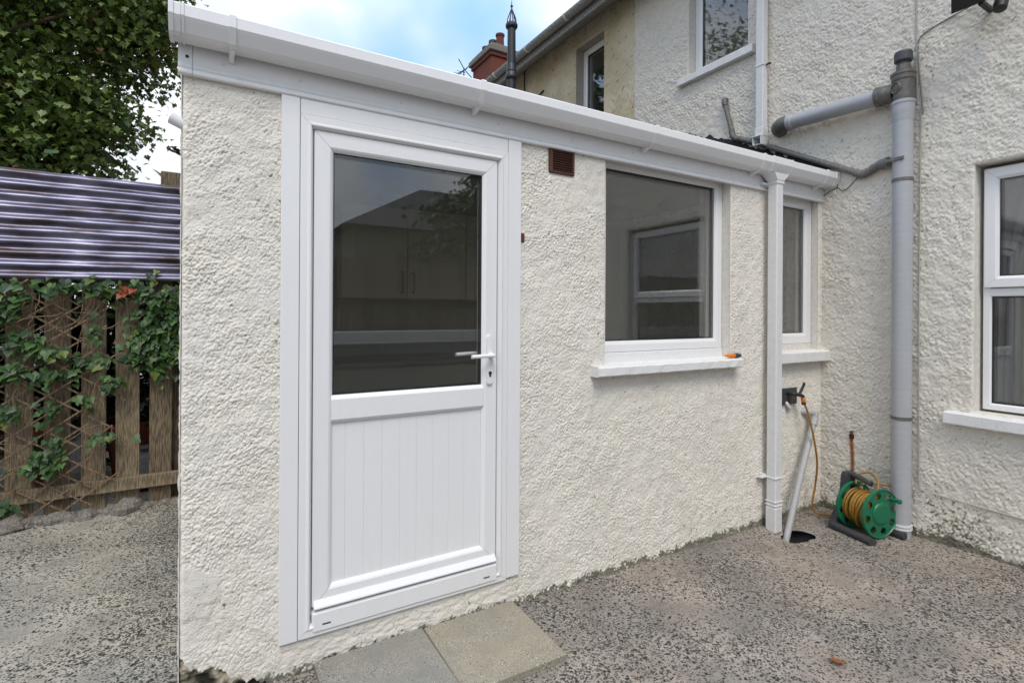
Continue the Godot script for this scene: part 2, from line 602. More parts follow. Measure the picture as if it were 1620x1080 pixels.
# concrete worn down to its aggregate. dens: (x, y in 0..1) -> share of dark stones
func aggregate(size: int, cell_px: float, sd: int, cement: Color, stone: Color, pink: float, dens: Callable, blotch := 1.0) -> Array:
	var f := noise(FastNoiseLite.TYPE_CELLULAR, 1.0 / cell_px, sd, 1)
	f.cellular_return_type = FastNoiseLite.RETURN_CELL_VALUE
	f.domain_warp_enabled = true
	f.domain_warp_amplitude = cell_px * 0.9
	f.domain_warp_frequency = 0.6 / cell_px
	var f2 := noise(FastNoiseLite.TYPE_CELLULAR, 1.0 / (cell_px * 0.55), sd + 1, 1)
	f2.cellular_return_type = FastNoiseLite.RETURN_CELL_VALUE
	var fb := noise(FastNoiseLite.TYPE_CELLULAR, 1.0 / (cell_px * 2.1), sd + 5, 1)
	fb.cellular_return_type = FastNoiseLite.RETURN_CELL_VALUE
	var fbd: FastNoiseLite = fb.duplicate()
	fbd.cellular_return_type = FastNoiseLite.RETURN_DISTANCE
	var big := fb.get_image(size, size, false, false, false).get_data()
	var bigd := fbd.get_image(size, size, false, false, false).get_data()
	var f3 := noise(FastNoiseLite.TYPE_SIMPLEX_SMOOTH, 1.0 / 150.0, sd + 2, 4)
	var f4 := noise(FastNoiseLite.TYPE_SIMPLEX_SMOOTH, 1.0 / 420.0, sd + 3, 3)
	var fd: FastNoiseLite = f.duplicate()
	fd.cellular_return_type = FastNoiseLite.RETURN_DISTANCE
	var dist := fd.get_image(size, size, false, false, false).get_data()
	var a := f.get_image(size, size, false, false, false).get_data()
	var b := f2.get_image(size, size, false, false, false).get_data()
	var c := f3.get_image(size, size, false, false, true).get_data()
	var d := f4.get_image(size, size, false, false, true).get_data()
	var out := PackedByteArray()
	out.resize(size * size * 3)
	var hgt := PackedByteArray()
	hgt.resize(size * size)
	var lo := PackedFloat32Array()
	var cells := 64
	for j in cells + 1:
		for i in cells + 1:
			lo.append(dens.call(float(i) / cells, float(j) / cells))
	var per := size / cells
	var st := [stone.r * 255.0, stone.g * 255.0, stone.b * 255.0]
	var ce := [cement.r * 255.0, cement.g * 255.0, cement.b * 255.0]
	for j in size:
		var jj := j / per
		for i in size:
			var k := j * size + i
			var share: float = lo[jj * (cells + 1) + i / per] + (c[k] - 128) * 0.0016
			var low := (d[k] - 128) / 128.0
			var mid := (c[k] - 128) / 128.0
			var v := a[k] / 255.0
			var w := b[k] / 255.0
			var large := big[k] / 255.0 < share * 0.32 and bigd[k] < 46 + w * 34.0
			if large or (v < share and dist[k] < 52 + w * 38.0) or w < share * 0.16:
				var t := 0.65 + 0.6 * w + 1.25 * pow(minf((big[k] / 255.0 if large else v) / maxf(share * (0.32 if large else 1.0), 0.01), 1.0), 2.0)
				out[k * 3] = int(clampf(st[0] * t, 0, 255))
				out[k * 3 + 1] = int(clampf(st[1] * t, 0, 255))
				out[k * 3 + 2] = int(clampf(st[2] * t, 0, 255))
				hgt[k] = 70 + int(w * 50)
			else:
				var t := 0.86 + 0.24 * w + (0.14 * mid + 0.05 * low) * blotch
				out[k * 3] = int(clampf(ce[0] * t * (1.0 + pink * low), 0, 255))
				out[k * 3 + 1] = int(clampf(ce[1] * t, 0, 255))
				out[k * 3 + 2] = int(clampf(ce[2] * t * (1.0 - pink * low), 0, 255))
				hgt[k] = 170 + int(w * 60)
	var im := Image.create_from_data(size, size, false, Image.FORMAT_RGB8, out)
	var ih := Image.create_from_data(size, size, false, Image.FORMAT_L8, hgt)
	return [ImageTexture.create_from_image(im), ImageTexture.create_from_image(ih)]

func sheet_material(tex: Array, bump: float) -> StandardMaterial3D:
	var m := mat(Color(1, 1, 1), 0.88, 0, 0.35)
	m.albedo_texture = tex[0]
	m.heightmap_enabled = true
	m.heightmap_scale = bump
	m.heightmap_texture = tex[1]
	return m


var gully := Vector2(3.06, 0.20)

func in_gully(x: float, z: float) -> bool:
	var a := atan2(z - gully.y, x - gully.x)
	return Vector2((x - gully.x) / 0.135, (z - gully.y) / 0.08).length() < 1.0 + 0.08 * sin(a * 3.0) + 0.05 * sin(a * 7.0 + 1.0)

func ground_y(x: float, z: float) -> float:
	var y := GY + 0.006 * n_low.get_noise_2d(x * 700.0, z * 700.0)
	y -= 0.012 * smoothstep(1.5, 3.0, x) * smoothstep(0.9, 0.0, z)
	var g := Vector2((x - gully.x) / 0.135, (z - gully.y) / 0.08).length()
	y -= 0.018 * smoothstep(1.8, 1.0, g)
	return y

func ground() -> void:
	var dens := func(u: float, v: float) -> float:
		var x := u * 4.2 - 0.42
		var z := v * 4.2 - 0.25
		var d := 0.36 + 0.30 * n_low.get_noise_2d(x * 600.0, z * 600.0) + 0.10 * smoothstep(1.2, 0.3, x - z * 0.3)
		d -= 0.10 * smoothstep(1.3, 2.6, x) * smoothstep(1.4, 0.2, z)
		return clampf(d, 0.14, 0.75)
	var tex := aggregate(2048, 3.6, 51, Color(0.60, 0.565, 0.53), Color(0.225, 0.22, 0.21), 0.018, dens)
	M.yard = sheet_material(tex, 0.35)
	var b := MB.new()
	b.use_uv = true
	var us := cuts(-0.6, 4.2, [], 0.03)
	var vs := cuts(-0.4, 3.4, [], 0.03)
	var f := func(x: float, z: float) -> Vector3: return Vector3(x, ground_y(x, z), z)
	var uvf := func(p: Vector3) -> Vector2: return Vector2((p.x + 0.42) / 4.2, (p.z + 0.25) / 4.2)
	var put := func(x0: float, z0: float, x1: float, z1: float) -> void:
		var p := [f.call(x0, z0), f.call(x1, z0), f.call(x1, z1), f.call(x0, z1)]
		b.tri(p[0], p[1], p[2], Vector3.UP, Vector3.UP, Vector3.UP, uvf.call(p[0]), uvf.call(p[1]), uvf.call(p[2]))
		b.tri(p[0], p[2], p[3], Vector3.UP, Vector3.UP, Vector3.UP, uvf.call(p[0]), uvf.call(p[2]), uvf.call(p[3]))
	for i in us.size() - 1:
		for j in vs.size() - 1:
			var x0 := us[i]; var x1 := us[i + 1]; var z0 := vs[j]; var z1 := vs[j + 1]
			if absf(x0 - gully.x) < 0.36 and absf(z0 - gully.y) < 0.27:
				for a in 4:
					for c in 4:
						var xa := lerpf(x0, x1, a / 4.0); var xb := lerpf(x0, x1, (a + 1) / 4.0)
						var za := lerpf(z0, z1, c / 4.0); var zb := lerpf(z0, z1, (c + 1) / 4.0)
						if not in_gully((xa + xb) / 2, (za + zb) / 2):
							put.call(xa, za, xb, zb)
			else:
				put.call(x0, z0, x1, z1)
	var far := 90.0
	put.call(-far, -far, far, -0.4)
	put.call(-far, 3.4, far, far)
	put.call(-far, -0.4, -0.6, 3.4)
	put.call(4.2, -0.4, far, 3.4)
	var g := obj("ground", b.mesh(), M.yard)
	tag(g, "worn grey concrete yard with dark stones showing", "ground", "", "structure")
	# the open gully under the downpipe
	var d := MB.new()
	d.lathe([[0.168, -0.032], [0.165, -0.05], [0.15, -0.10], [0.11, -0.18], [0.0, -0.19]], Vector3(gully.x, GY - 0.02, gully.y), Vector3.UP, 24)
	var gm := obj("drain_gully", d.mesh(), grained(lin(0.03, 0.028, 0.026), 0.8, 0.5, 0.2, 0.4, 0.03, 60))
	tag(gm, "dark open drain gully under the white downpipe", "drain", "", "structure")
	# side passage
	var dens2 := func(u: float, v: float) -> float:
		var x := u * 4.0 - 3.7
		var z := v * 4.0 - 2.6
		var dd := 0.15 + 0.20 * n_low.get_noise_2d(x * 500.0 + 50.0, z * 500.0)
		dd += 0.34 * smoothstep(-0.85, -0.35, x) + 0.16 * smoothstep(0.15, 0.0, absf(z + 1.55 - 0.25 * x))
		return clampf(dd, 0.08, 0.8)
	var tex2 := aggregate(2048, 3.6, 81, Color(0.61, 0.59, 0.55), Color(0.20, 0.195, 0.18), 0.015, dens2)
	M.passage = sheet_material(tex2, 0.4)
	var p := MB.new()
	p.use_uv = true
	var xs := cuts(-3.6, -0.315, [], 0.05)
	var zs := cuts(-2.5, 1.4, [], 0.05)
	for i in xs.size() - 1:
		for j in zs.size() - 1:
			var q := []
			for k in [[0, 0], [1, 0], [1, 1], [0, 1]]:
				var x := xs[i + k[0]]
				var z := zs[j + k[1]]
				var y := GY + 0.006 + 0.012 * (n_low.get_noise_2d(x * 800.0, z * 800.0) + 0.6) + 0.03 * smoothstep(-1.4, -2.3, z)
				y -= 0.02 * smoothstep(0.9, 1.4, z) + 0.02 * smoothstep(-3.2, -3.6, x)
				q.append([Vector3(x, y, z), Vector2((x + 3.7) / 4.0, (z + 2.6) / 4.0)])
			p.tri(q[0][0], q[1][0], q[2][0], Vector3.UP, Vector3.UP, Vector3.UP, q[0][1], q[1][1], q[2][1])
			p.tri(q[0][0], q[2][0], q[3][0], Vector3.UP, Vector3.UP, Vector3.UP, q[0][1], q[2][1], q[3][1])
	var po := obj("side_path", p.mesh(), M.passage)
	tag(po, "worn greenish concrete path between fence and extension", "path", "", "structure")


func roof_y(z: float) -> float:
	return 2.245 + 0.5 * (0.08 - z)

func extension() -> void:
	var e := thing("kitchen_extension", "single-storey cream roughcast extension with white half-glazed door and gutter", "building")
	var X := Vector3.RIGHT
	var Y := Vector3.UP
	var Z := Vector3.BACK
	var holes := [Rect2(0.03, 0.0, 1.0, 2.07), Rect2(1.60, 0.985, 1.035, 1.2), Rect2(3.14, 0.985, 0.49, 1.2), Rect2(1.228, 1.978, 0.156, 0.135)]
	var relief := func(x: float, y: float) -> float:
		var amp := 1.0 + 0.8 * n_low.get_noise_2d(x * 1300.0, y * 1300.0)
		# smoother repairs: round the vent, under the sill, at the corner, beside the door
		amp *= 1.0 - 0.55 * smoothstep(0.10, 0.04, maxf(absf(x - 1.49) - 0.06, absf(y - 1.99) - 0.10))
		amp *= 1.0 - 0.45 * smoothstep(0.12, 0.0, maxf(absf(x - 2.1) - 0.6, absf(y - 0.86) - 0.07))
		amp *= 1.0 - 0.5 * smoothstep(0.10, 0.0, absf(y - 1.72 - 0.3 * n_mid.get_noise_2d(x * 300.0, y * 300.0)) - 0.04) * smoothstep(0.0, -0.28, x)
		amp *= 1.0 - 0.4 * smoothstep(0.35, 0.1, y) * smoothstep(0.3, -0.1, x)
		var h := rough(x, y) * 0.0055 * amp
		h += 0.004 * (n_mid.get_noise_2d(x * 600.0, y * 600.0) + 0.5)
		# a smooth proud patch low at the corner
		var d := Vector2((x + 0.30) / 0.10, (y - 0.27) / 0.09).length() + 0.55 * n_mid.get_noise_2d(x * 700.0 + 40.0, y * 700.0)
		var pk := smoothstep(1.2, 0.75, d)
		h = lerpf(h, 0.0075 + 0.002 * n_mid.get_noise_2d(x * 900.0, y * 900.0), pk)
		# concrete under the threshold
		if y < 0.005 and x > -0.02 and x < 1.08:
			var t := smoothstep(-0.02, 0.03, x) * smoothstep(1.08, 1.02, x)
			h = lerpf(h, 0.006 + 0.004 * n_mid.get_noise_2d(x * 900.0, y * 1800.0) + 0.0012 * rough(x * 1.3, y), t)
		# the render has broken away from the foot of the corner
		var ragged := 0.04 - 0.62 * (x + 0.325) + 0.03 * n_mid.get_noise_2d(x * 1000.0, 0.0) + 0.012 * n_fine.get_noise_2d(x * 1000.0, 40.0)
		if x < 0.13 and y < ragged:
			var t := smoothstep(0.0, 0.012, ragged - y)
			h = lerpf(h, -0.004 + 0.030 * (n_mid.get_noise_2d(x * 500.0 + 70.0, y * 500.0)) + 0.012 * n_fine.get_noise_2d(x * 500.0, y * 500.0), t)
			h = maxf(h, -0.018)
		# foot of the wall crumbles
		var foot := smoothstep(GY + 0.05, GY + 0.005, y)
		h += foot * 0.007 * n_mid.get_noise_2d(x * 1400.0, y * 1000.0)
		# rounded arris at the free end
		h -= 0.014 * pow(clampf((XL + 0.016 - x) / 0.016, 0.0, 1.0), 2.0)
		return h
	var paint := func(x: float, y: float, h: float) -> Color:
		var dirt := 0.0
		var above := y - GY
		dirt += 1.1 * smoothstep(0.055, 0.005, above + 0.02 * n_mid.get_noise_2d(x * 500.0, 5.0))
		dirt += 0.22 * smoothstep(0.45, 0.0, above) * smoothstep(1.5, 2.9, x)
		dirt += 0.25 * smoothstep(0.03, 0.0, absf(x - 0.015) - 0.035) * smoothstep(0.9, 1.3, y) * smoothstep(2.0, 1.7, y) * (1.0 if x < 0.03 else 0.0)
		var base := CREAM
		var c := painted(x, y, dirt, base)
		var ragged := 0.04 - 0.62 * (x + 0.325) + 0.03 * n_mid.get_noise_2d(x * 1000.0, 0.0) + 0.012 * n_fine.get_noise_2d(x * 1000.0, 40.0)
		if x < 0.13 and y < ragged:
			c = Color(0.34, 0.30, 0.23).lerp(Color(0.04, 0.038, 0.03), clampf(0.34 - n_mid.get_noise_2d(x * 500.0 + 70.0, y * 500.0) * 2.2, 0.0, 1.0))
		return c
	cast_wall(e, "wall", Vector2(XL, XH), Vector2(GY - 0.03, 2.13), holes, 0.0033,
		func(u, v, h): return Vector3(u, v, h), relief, paint, Z, M.wall)
	cast_wall(e, "side_wall", Vector2(-2.2, -0.002), Vector2(GY - 0.03, 2.2), [], 0.018,
		func(u, v, h): return Vector3(XL - h * smoothstep(0.0, -0.02, u), v, u), func(u, v): return rough(u + 9.0, v) * 0.007, func(u, v, h): return painted(u + 9.0, v, 0.5 * smoothstep(0.15, 0.0, v - GY), CREAM), Vector3.LEFT, M.wall)
	# masonry behind the render, with the reveals
	for s in [[XL + 0.003, 0.03, 0.14, 2.13], [0.03, 1.03, GY - 0.1, -0.002], [1.03, 1.60, GY - 0.1, 2.13], [1.60, 2.635, GY - 0.1, 0.985], [2.635, 3.14, GY - 0.1, 2.13], [3.14, 3.63, GY - 0.1, 0.985], [3.63, XH - 0.001, GY - 0.1, 2.13]]:
		bx(e, "masonry", Vector3(s[0], s[2], -0.24), Vector3(s[1], s[3], -0.0015), M.cream, 0.0)
	bx(e, "footing", Vector3(XL + 0.03, GY - 0.1, -0.24), Vector3(0.03, 0.139, -0.03), M.stone, 0.0)
	bx(e, "lintel", Vector3(XL + 0.003, 2.131, -0.24), Vector3(XH - 0.001, 2.21, -0.002), M.cream, 0.0)
	bx(e, "side_masonry", Vector3(XL + 0.003, GY - 0.1, -2.2), Vector3(XL + 0.2, 2.19, -0.241), M.plaster, 0.0)
	bx(e, "back_wall", Vector3(XL, GY - 0.1, -2.44), Vector3(XH - 0.001, 3.3, -2.201), M.plaster, 0.0)
	bx(e, "floor", Vector3(XL + 0.2, -0.12, -2.2), Vector3(XH - 0.001, -0.01, -0.241), grained(lin(0.25, 0.2, 0.15), 0.5, 0.2, 0.5, 0.0, 0.03, 70), 0.0)
	bx(e, "ceiling", Vector3(XL + 0.2, 2.28, -2.2), Vector3(XH - 0.001, 2.31, -0.02), M.plaster, 0.0)
	# gable above the side wall
	var gb := MB.new()
	gb.extrude(PackedVector2Array([Vector2(0.0, 2.2), Vector2(-2.44, 2.2), Vector2(-2.44, roof_y(-2.44) - 0.08), Vector2(0.0, roof_y(0.0) - 0.08)]), Vector3(XL, 0, 0), Z, Y, X * 0.2)
	obj("gable", gb.mesh(), M.cream, e)
	# slate roof and its black flashing against the house
	var rb := MB.new()
	rb.extrude(PackedVector2Array([Vector2(0.075, roof_y(0.075) - 0.03), Vector2(0.075, roof_y(0.075)), Vector2(-2.5, roof_y(-2.5)), Vector2(-2.5, roof_y(-2.5) - 0.07), Vector2(0.02, roof_y(0.02) - 0.07)]), Vector3(XL - 0.02, 0, 0), Z, Y, X * (XH - XL + 0.015))
	obj("roof", rb.mesh(), M.slate, e)
	var fb := MB.new()
	var top := func(i: int) -> Vector3:
		var z := 0.07 - i * 0.02
		var up := 0.105 + 0.035 * n_mid.get_noise_2d(i * 13.0, 3.0) + 0.012 * n_fine.get_noise_2d(i * 20.0, 9.0) - 0.05 * smoothstep(40.0, 76.0, float(i))
		return Vector3(XH - 0.016, roof_y(z) + up, z)
	for i in 76:
		var p: Vector3 = top.call(i)
		var q: Vector3 = top.call(i + 1)
		var p0 := Vector3(XH - 0.03, roof_y(p.z) - 0.02, p.z)
		var q0 := Vector3(XH - 0.03, roof_y(q.z) - 0.02, q.z)
		fb.quad(p0, q0, q, p, Vector3.LEFT)
		fb.quad(p, q, Vector3(XH + 0.002, q.y, q.z), Vector3(XH + 0.002, p.y, p.z), Vector3.UP)
	obj("flashing", fb.mesh(), M.slate, e)
	fascia_and_gutter(e)
	door(e)
	# windows
	var w := holder("window", e)
	tag(w, "large fixed white window over the concrete sill", "")
	window_unit(w, Rect2(1.602, 1.054, 1.031, 1.09), 0.062, 0.078, Vector3(0, 0, -0.072), X, Y, Z)
	bx(w, "sub_sill", Vector3(1.601, 0.99, -0.12), Vector3(2.634, 1.0525, -0.052), M.sill, 0.004)
	lump_sill(w, Vector3(1.503, 0.938, -0.10), Vector3(2.678, 0.992, 0.072), 0)
	for p in [1.70, 2.56]:
		bx(w, "drain_cap", Vector3(p, 1.078, -0.072), Vector3(p + 0.032, 1.088, -0.066), M.upvc, 0.002)
	var w2 := holder("window", e)
	tag(w2, "narrow white window beside the downpipe", "")
	window_unit(w2, Rect2(3.142, 1.06, 0.484, 1.06), 0.075, 0.078, Vector3(0, 0, -0.06), X, Y, Z)
	bx(w2, "sub_sill", Vector3(3.141, 0.99, -0.11), Vector3(3.628, 1.0585, -0.045), M.cream, 0.004)
	lump_sill(w2, Vector3(3.02, 0.935, -0.10), Vector3(XH - 0.006, 1.012, 0.07), 1)
	# terracotta air brick
	var a := holder("air_vent", e)
	tag(a, "small dark red louvred air vent under the fascia", "")
	bx(a, "back", Vector3(1.232, 1.98, -0.001), Vector3(1.380, 2.11, 0.0015), M.black, 0.0)
	for s in [[1.229, 1.247, 1.979, 2.111], [1.371, 1.383, 1.979, 2.111], [1.248, 1.370, 1.979, 1.988], [1.248, 1.370, 2.102, 2.111]]:
		bx(a, "frame", Vector3(s[0], s[2], -0.001), Vector3(s[1], s[3], 0.0145), M.terracotta, 0.002)
	for k in 9:
		var sb := MB.new()
		sb.bbox(Vector3(-0.061, -0.0022, -0.004), Vector3(0.061, 0.0022, 0.004), 0.0006)
		var so := obj("slat", sb.mesh(), M.terracotta, a)
		so.transform = Transform3D(Basis(X, 0.35), Vector3(1.309, 1.9955 + k * 0.0118, 0.0075))
	# a broken brick corner shows beside the door trim
	var br := MB.new()
	br.bbox(Vector3(1.055, 1.615, -0.01), Vector3(1.085, 1.66, 0.013), 0.008)
	obj("brick", br.mesh(), M.brick, e)
	# downpipe
	var dp := holder("downpipe", e)
	tag(dp, "square white plastic downpipe below the gutter outlet", "")
	var dx := 2.955
	bx(dp, "pipe", Vector3(dx, -0.045, 0.045), Vector3(dx + 0.068, 2.155, 0.113), M.upvc_old, 0.006)
	bx(dp, "shoe", Vector3(dx - 0.003, -0.16, 0.042), Vector3(dx + 0.071, 0.005, 0.116), M.upvc_old, 0.006)
	for y in [0.015, 0.04]:
		bx(dp, "rib", Vector3(dx - 0.005, y, 0.040), Vector3(dx + 0.073, y + 0.006, 0.118), M.upvc_old, 0.002)
	for y in [2.125, 0.19]:
		var c := holder("clip", dp)
		bx(c, "strap", Vector3(dx - 0.004, y, 0.041), Vector3(dx + 0.072, y + 0.022 if y > 1 else y + 0.014, 0.118), M.upvc_old, 0.003)
		bx(c, "arm", Vector3(dx - 0.055, y + 0.002, 0.02), Vector3(dx + 0.02, y + 0.014, 0.05), M.upvc_old, 0.002)
		bx(c, "fixing", Vector3(dx - 0.005, y - 0.004, -0.001), Vector3(dx + 0.07, y + 0.02, 0.042), M.upvc_old, 0.003)
	# waste pipe slanting into the gully
	var wp := holder("waste_pipe", e)
	tag(wp, "white plastic waste pipe slanting into the drain", "")
	tb(wp, "pipe", [Vector3(3.47, 0.50, 0.065), Vector3(3.242, 0.14, 0.10), Vector3(3.0, -0.25, 0.145)], 0.021, M.waste_pale)
	tb(wp, "elbow", curve([Vector3(3.43, 0.575, -0.01), Vector3(3.46, 0.575, 0.03), Vector3(3.488, 0.568, 0.055), Vector3(3.49, 0.54, 0.062), Vector3(3.462, 0.487, 0.067)]), 0.026, M.waste_pale)
	# short overflow stub on the end wall
	tb(e, "overflow_pipe", [Vector3(XL + 0.01, 1.93, -0.02), Vector3(XL - 0.035, 1.95, -0.02)], 0.02, M.upvc_old)
	# supply pipe below the tap
	tb(e, "supply_pipe", curve([Vector3(3.22, 0.66, -0.005), Vector3(3.22, 0.655, 0.02), Vector3(3.235, 0.63, 0.03), Vector3(3.26, 0.62, 0.02), Vector3(3.28, 0.618, -0.01)]), 0.012, M.upvc_old)
	interior()


# concrete sill, painted white and a little lumpy
func lump_sill(parent: Node3D, lo: Vector3, hi: Vector3, turned: int) -> void:
	var b := MB.new()
	var nx := 26
	var long_axis := 0 if turned < 2 else 2
	# outline across: front face to -n
	for i in nx:
		var t0 := float(i) / nx
		var t1 := float(i + 1) / nx
		var ring := []
		for t in [t0, t1]:
			var u := lerpf(lo[long_axis], hi[long_axis], t)
			var k := []
			var j := func(s: float, w: float) -> float: return n_mid.get_noise_2d(u * 700.0 + s * 91.0, w * 50.0 + turned * 77.0) * 0.004
			if long_axis == 0:
				k = [Vector3(u, lo.y + j.call(1, 0), lo.z), Vector3(u, lo.y + j.call(1, 0), hi.z - 0.006), Vector3(u, lo.y + 0.006 + j.call(2, 0), hi.z + j.call(3, 0)), Vector3(u, hi.y - 0.008 + j.call(4, 0), hi.z + j.call(3, 1)), Vector3(u, hi.y + j.call(5, 0), hi.z - 0.010), Vector3(u, hi.y + 0.006 + j.call(6, 0), lo.z)]
			else:
				k = [Vector3(hi.x, lo.y + j.call(1, 0), u), Vector3(lo.x + 0.006, lo.y + j.call(1, 0), u), Vector3(lo.x + j.call(3, 0), lo.y + 0.006 + j.call(2, 0), u), Vector3(lo.x + j.call(3, 1), hi.y - 0.008 + j.call(4, 0), u), Vector3(lo.x + 0.010, hi.y + j.call(5, 0), u), Vector3(hi.x, hi.y + 0.006 + j.call(6, 0), u)]
			ring.append(k)
		var ctr: Vector3 = Vector3.ZERO
		for p in ring[0]:
			ctr += p / 6.0
		for k in 6:
			var a: Vector3 = ring[0][k]
			var c: Vector3 = ring[0][(k + 1) % 6]
			b.quad(a, c, ring[1][(k + 1) % 6], ring[1][k], (a + c) / 2.0 - ctr)
		var side := Vector3.ZERO
		side[long_axis] = -1.0 if i == 0 else 1.0
		if i == 0 or i == nx - 1:
			var r: Array = ring[0] if i == 0 else ring[1]
			for k in range(1, 5):
				b.flat(r[0], r[k], r[k + 1], side)
	obj("sill", b.mesh(), M.sill, parent)


func window_unit(parent: Node3D, r: Rect2, side: float, bottom: float, o: Vector3, ux: Vector3, uy: Vector3, un: Vector3) -> void:
	var prof := [[0.0, -0.06], [0.0, 0.010], [0.003, 0.013], [side - 0.020, 0.013], [side - 0.004, 0.006], [side, -0.002], [side, -0.06]]
	mitred(parent, r, prof, o, ux, uy, un, M.upvc)
	var g := r.grow(-side)
	glazing(parent, g, o - un * 0.010, ux, uy, un)


func fascia_and_gutter(e: Node3D) -> void:
	var X := Vector3.RIGHT
	var Y := Vector3.UP
	var Z := Vector3.BACK
	var f := holder("fascia", e)
	tag(f, "long white plastic fascia board with ogee lower edge", "")
	var prof := PackedVector2Array([Vector2(0.003, 2.098), Vector2(0.020, 2.096), Vector2(0.026, 2.100), Vector2(0.027, 2.106), Vector2(0.022, 2.112), Vector2(0.0205, 2.118), Vector2(0.023, 2.122), Vector2(0.023, 2.132), Vector2(0.018, 2.136), Vector2(0.018, 2.262), Vector2(0.003, 2.262)])
	var b := MB.new()
	b.extrude(prof, Vector3(XL + 0.031, 0, 0), Z, Y, X * (XH - 0.008 - XL - 0.031))
	obj("board", b.mesh(), M.upvc, f)
	var c := MB.new()
	var p2 := PackedVector2Array()
	for q in prof:
		p2.append(Vector2(q.x + (0.0025 if q.x > 0.01 else 0.0), q.y))
	c.extrude(p2, Vector3(XL - 0.012, 0, 0), Z, Y, X * 0.042)
	obj("end_cover", c.mesh(), M.upvc, f)
	for x in [-0.31, -0.31, -0.2, 0.06, 0.46, 0.93, 1.36, 1.78, 2.2, 2.62, 3.3]:
		var s := MB.new()
		s.lathe([[0.0055, 0.0], [0.005, 0.002], [0.0, 0.0028]], Vector3(x, 2.16, 0.0185 if x > -0.3 else 0.021), Z, 10)
		obj("nail_head", s.mesh(), M.seal if rng.randf() < 0.25 else M.upvc_old, f)
	# gutter: open square-line section
	var g := holder("gutter", e)
	tag(g, "white square plastic gutter along the eaves", "")
	var outer := [Vector2(0.024, 2.288), Vector2(0.024, 2.208), Vector2(0.034, 2.196), Vector2(0.088, 2.196), Vector2(0.104, 2.203), Vector2(0.126, 2.236), Vector2(0.132, 2.246), Vector2(0.132, 2.283), Vector2(0.128, 2.288)]
	var gp := PackedVector2Array(outer)
	for i in range(outer.size() - 1, -1, -1):
		var q: Vector2 = outer[i]
		var m := Vector2(0.078, 2.30)
		gp.append(q + (m - q).normalized() * 0.004)
	var gm := MB.new()
	gm.extrude(gp, Vector3(-0.352, 0, 0), Z, Y, X * (3.674 + 0.352))
	obj("channel", gm.mesh(), M.upvc, g)
	var collar := func(called: String, x: float, w: float, grow: float) -> void:
		var pp := PackedVector2Array()
		var mid := Vector2(0.078, 2.25)
		var ring := []
		for q in outer:
			var d: Vector2 = q - mid
			ring.append(q + Vector2(signf(d.x) * grow, signf(d.y) * grow * (1.0 if absf(d.y) > 0.02 else 0.0)))
		for q in ring:
			pp.append(q)
		for i in range(outer.size() - 1, -1, -1):
			pp.append(outer[i] + (outer[i] - mid).normalized() * 0.0004)
		var k := MB.new()
		k.extrude(pp, Vector3(x, 0, 0), Z, Y, X * w)
		obj(called, k.mesh(), M.upvc, g)
	for x in [-0.185, 0.785, 1.84, 2.79, 3.51]:
		collar.call("bracket", x, 0.022, 0.004)
		var k := MB.new()
		k.extrude(PackedVector2Array([Vector2(0.019, 2.215), Vector2(0.019, 2.168), Vector2(0.026, 2.168), Vector2(0.085, 2.188), Vector2(0.085, 2.1955), Vector2(0.03, 2.1955)]), Vector3(x + 0.003, 0, 0), Z, Y, X * 0.016)
		obj("bracket_stay", k.mesh(), M.upvc, g)
	collar.call("end_cap", -0.358, 0.012, 0.004)
	collar.call("joint", -0.322, 0.006, 0.004)
	collar.call("joint", -0.33, 0.004, 0.0025)
	collar.call("end_cap", 3.655, 0.018, 0.005)
	collar.call("joint", 3.625, 0.006, 0.004)
	collar.call("outlet_collar", 2.885, 0.014, 0.005)
	collar.call("outlet_collar", 3.085, 0.014, 0.005)
	collar.call("outlet_body", 2.9, 0.184, 0.003)
	var closer := MB.new()
	closer.extrude(PackedVector2Array(outer), Vector3(-0.360, 0, 0), Z, Y, X * 0.002)
	obj("end_plate", closer.mesh(), M.upvc, g)
	# funnel from the outlet to the downpipe
	var o := MB.new()
	var hi := [Vector3(2.915, 2.193, 0.03), Vector3(3.07, 2.193, 0.03), Vector3(3.07, 2.193, 0.122), Vector3(2.915, 2.193, 0.122)]
	var lo := [Vector3(2.952, 2.15, 0.042), Vector3(3.026, 2.15, 0.042), Vector3(3.026, 2.15, 0.117), Vector3(2.952, 2.15, 0.117)]
	for i in 4:
		var j := (i + 1) % 4
		o.quad(hi[i], hi[j], lo[j], lo[i], (hi[i] + hi[j]) / 2.0 - Vector3(2.99, 2.19, 0.08))
	obj("outlet", o.mesh(), M.upvc, g)


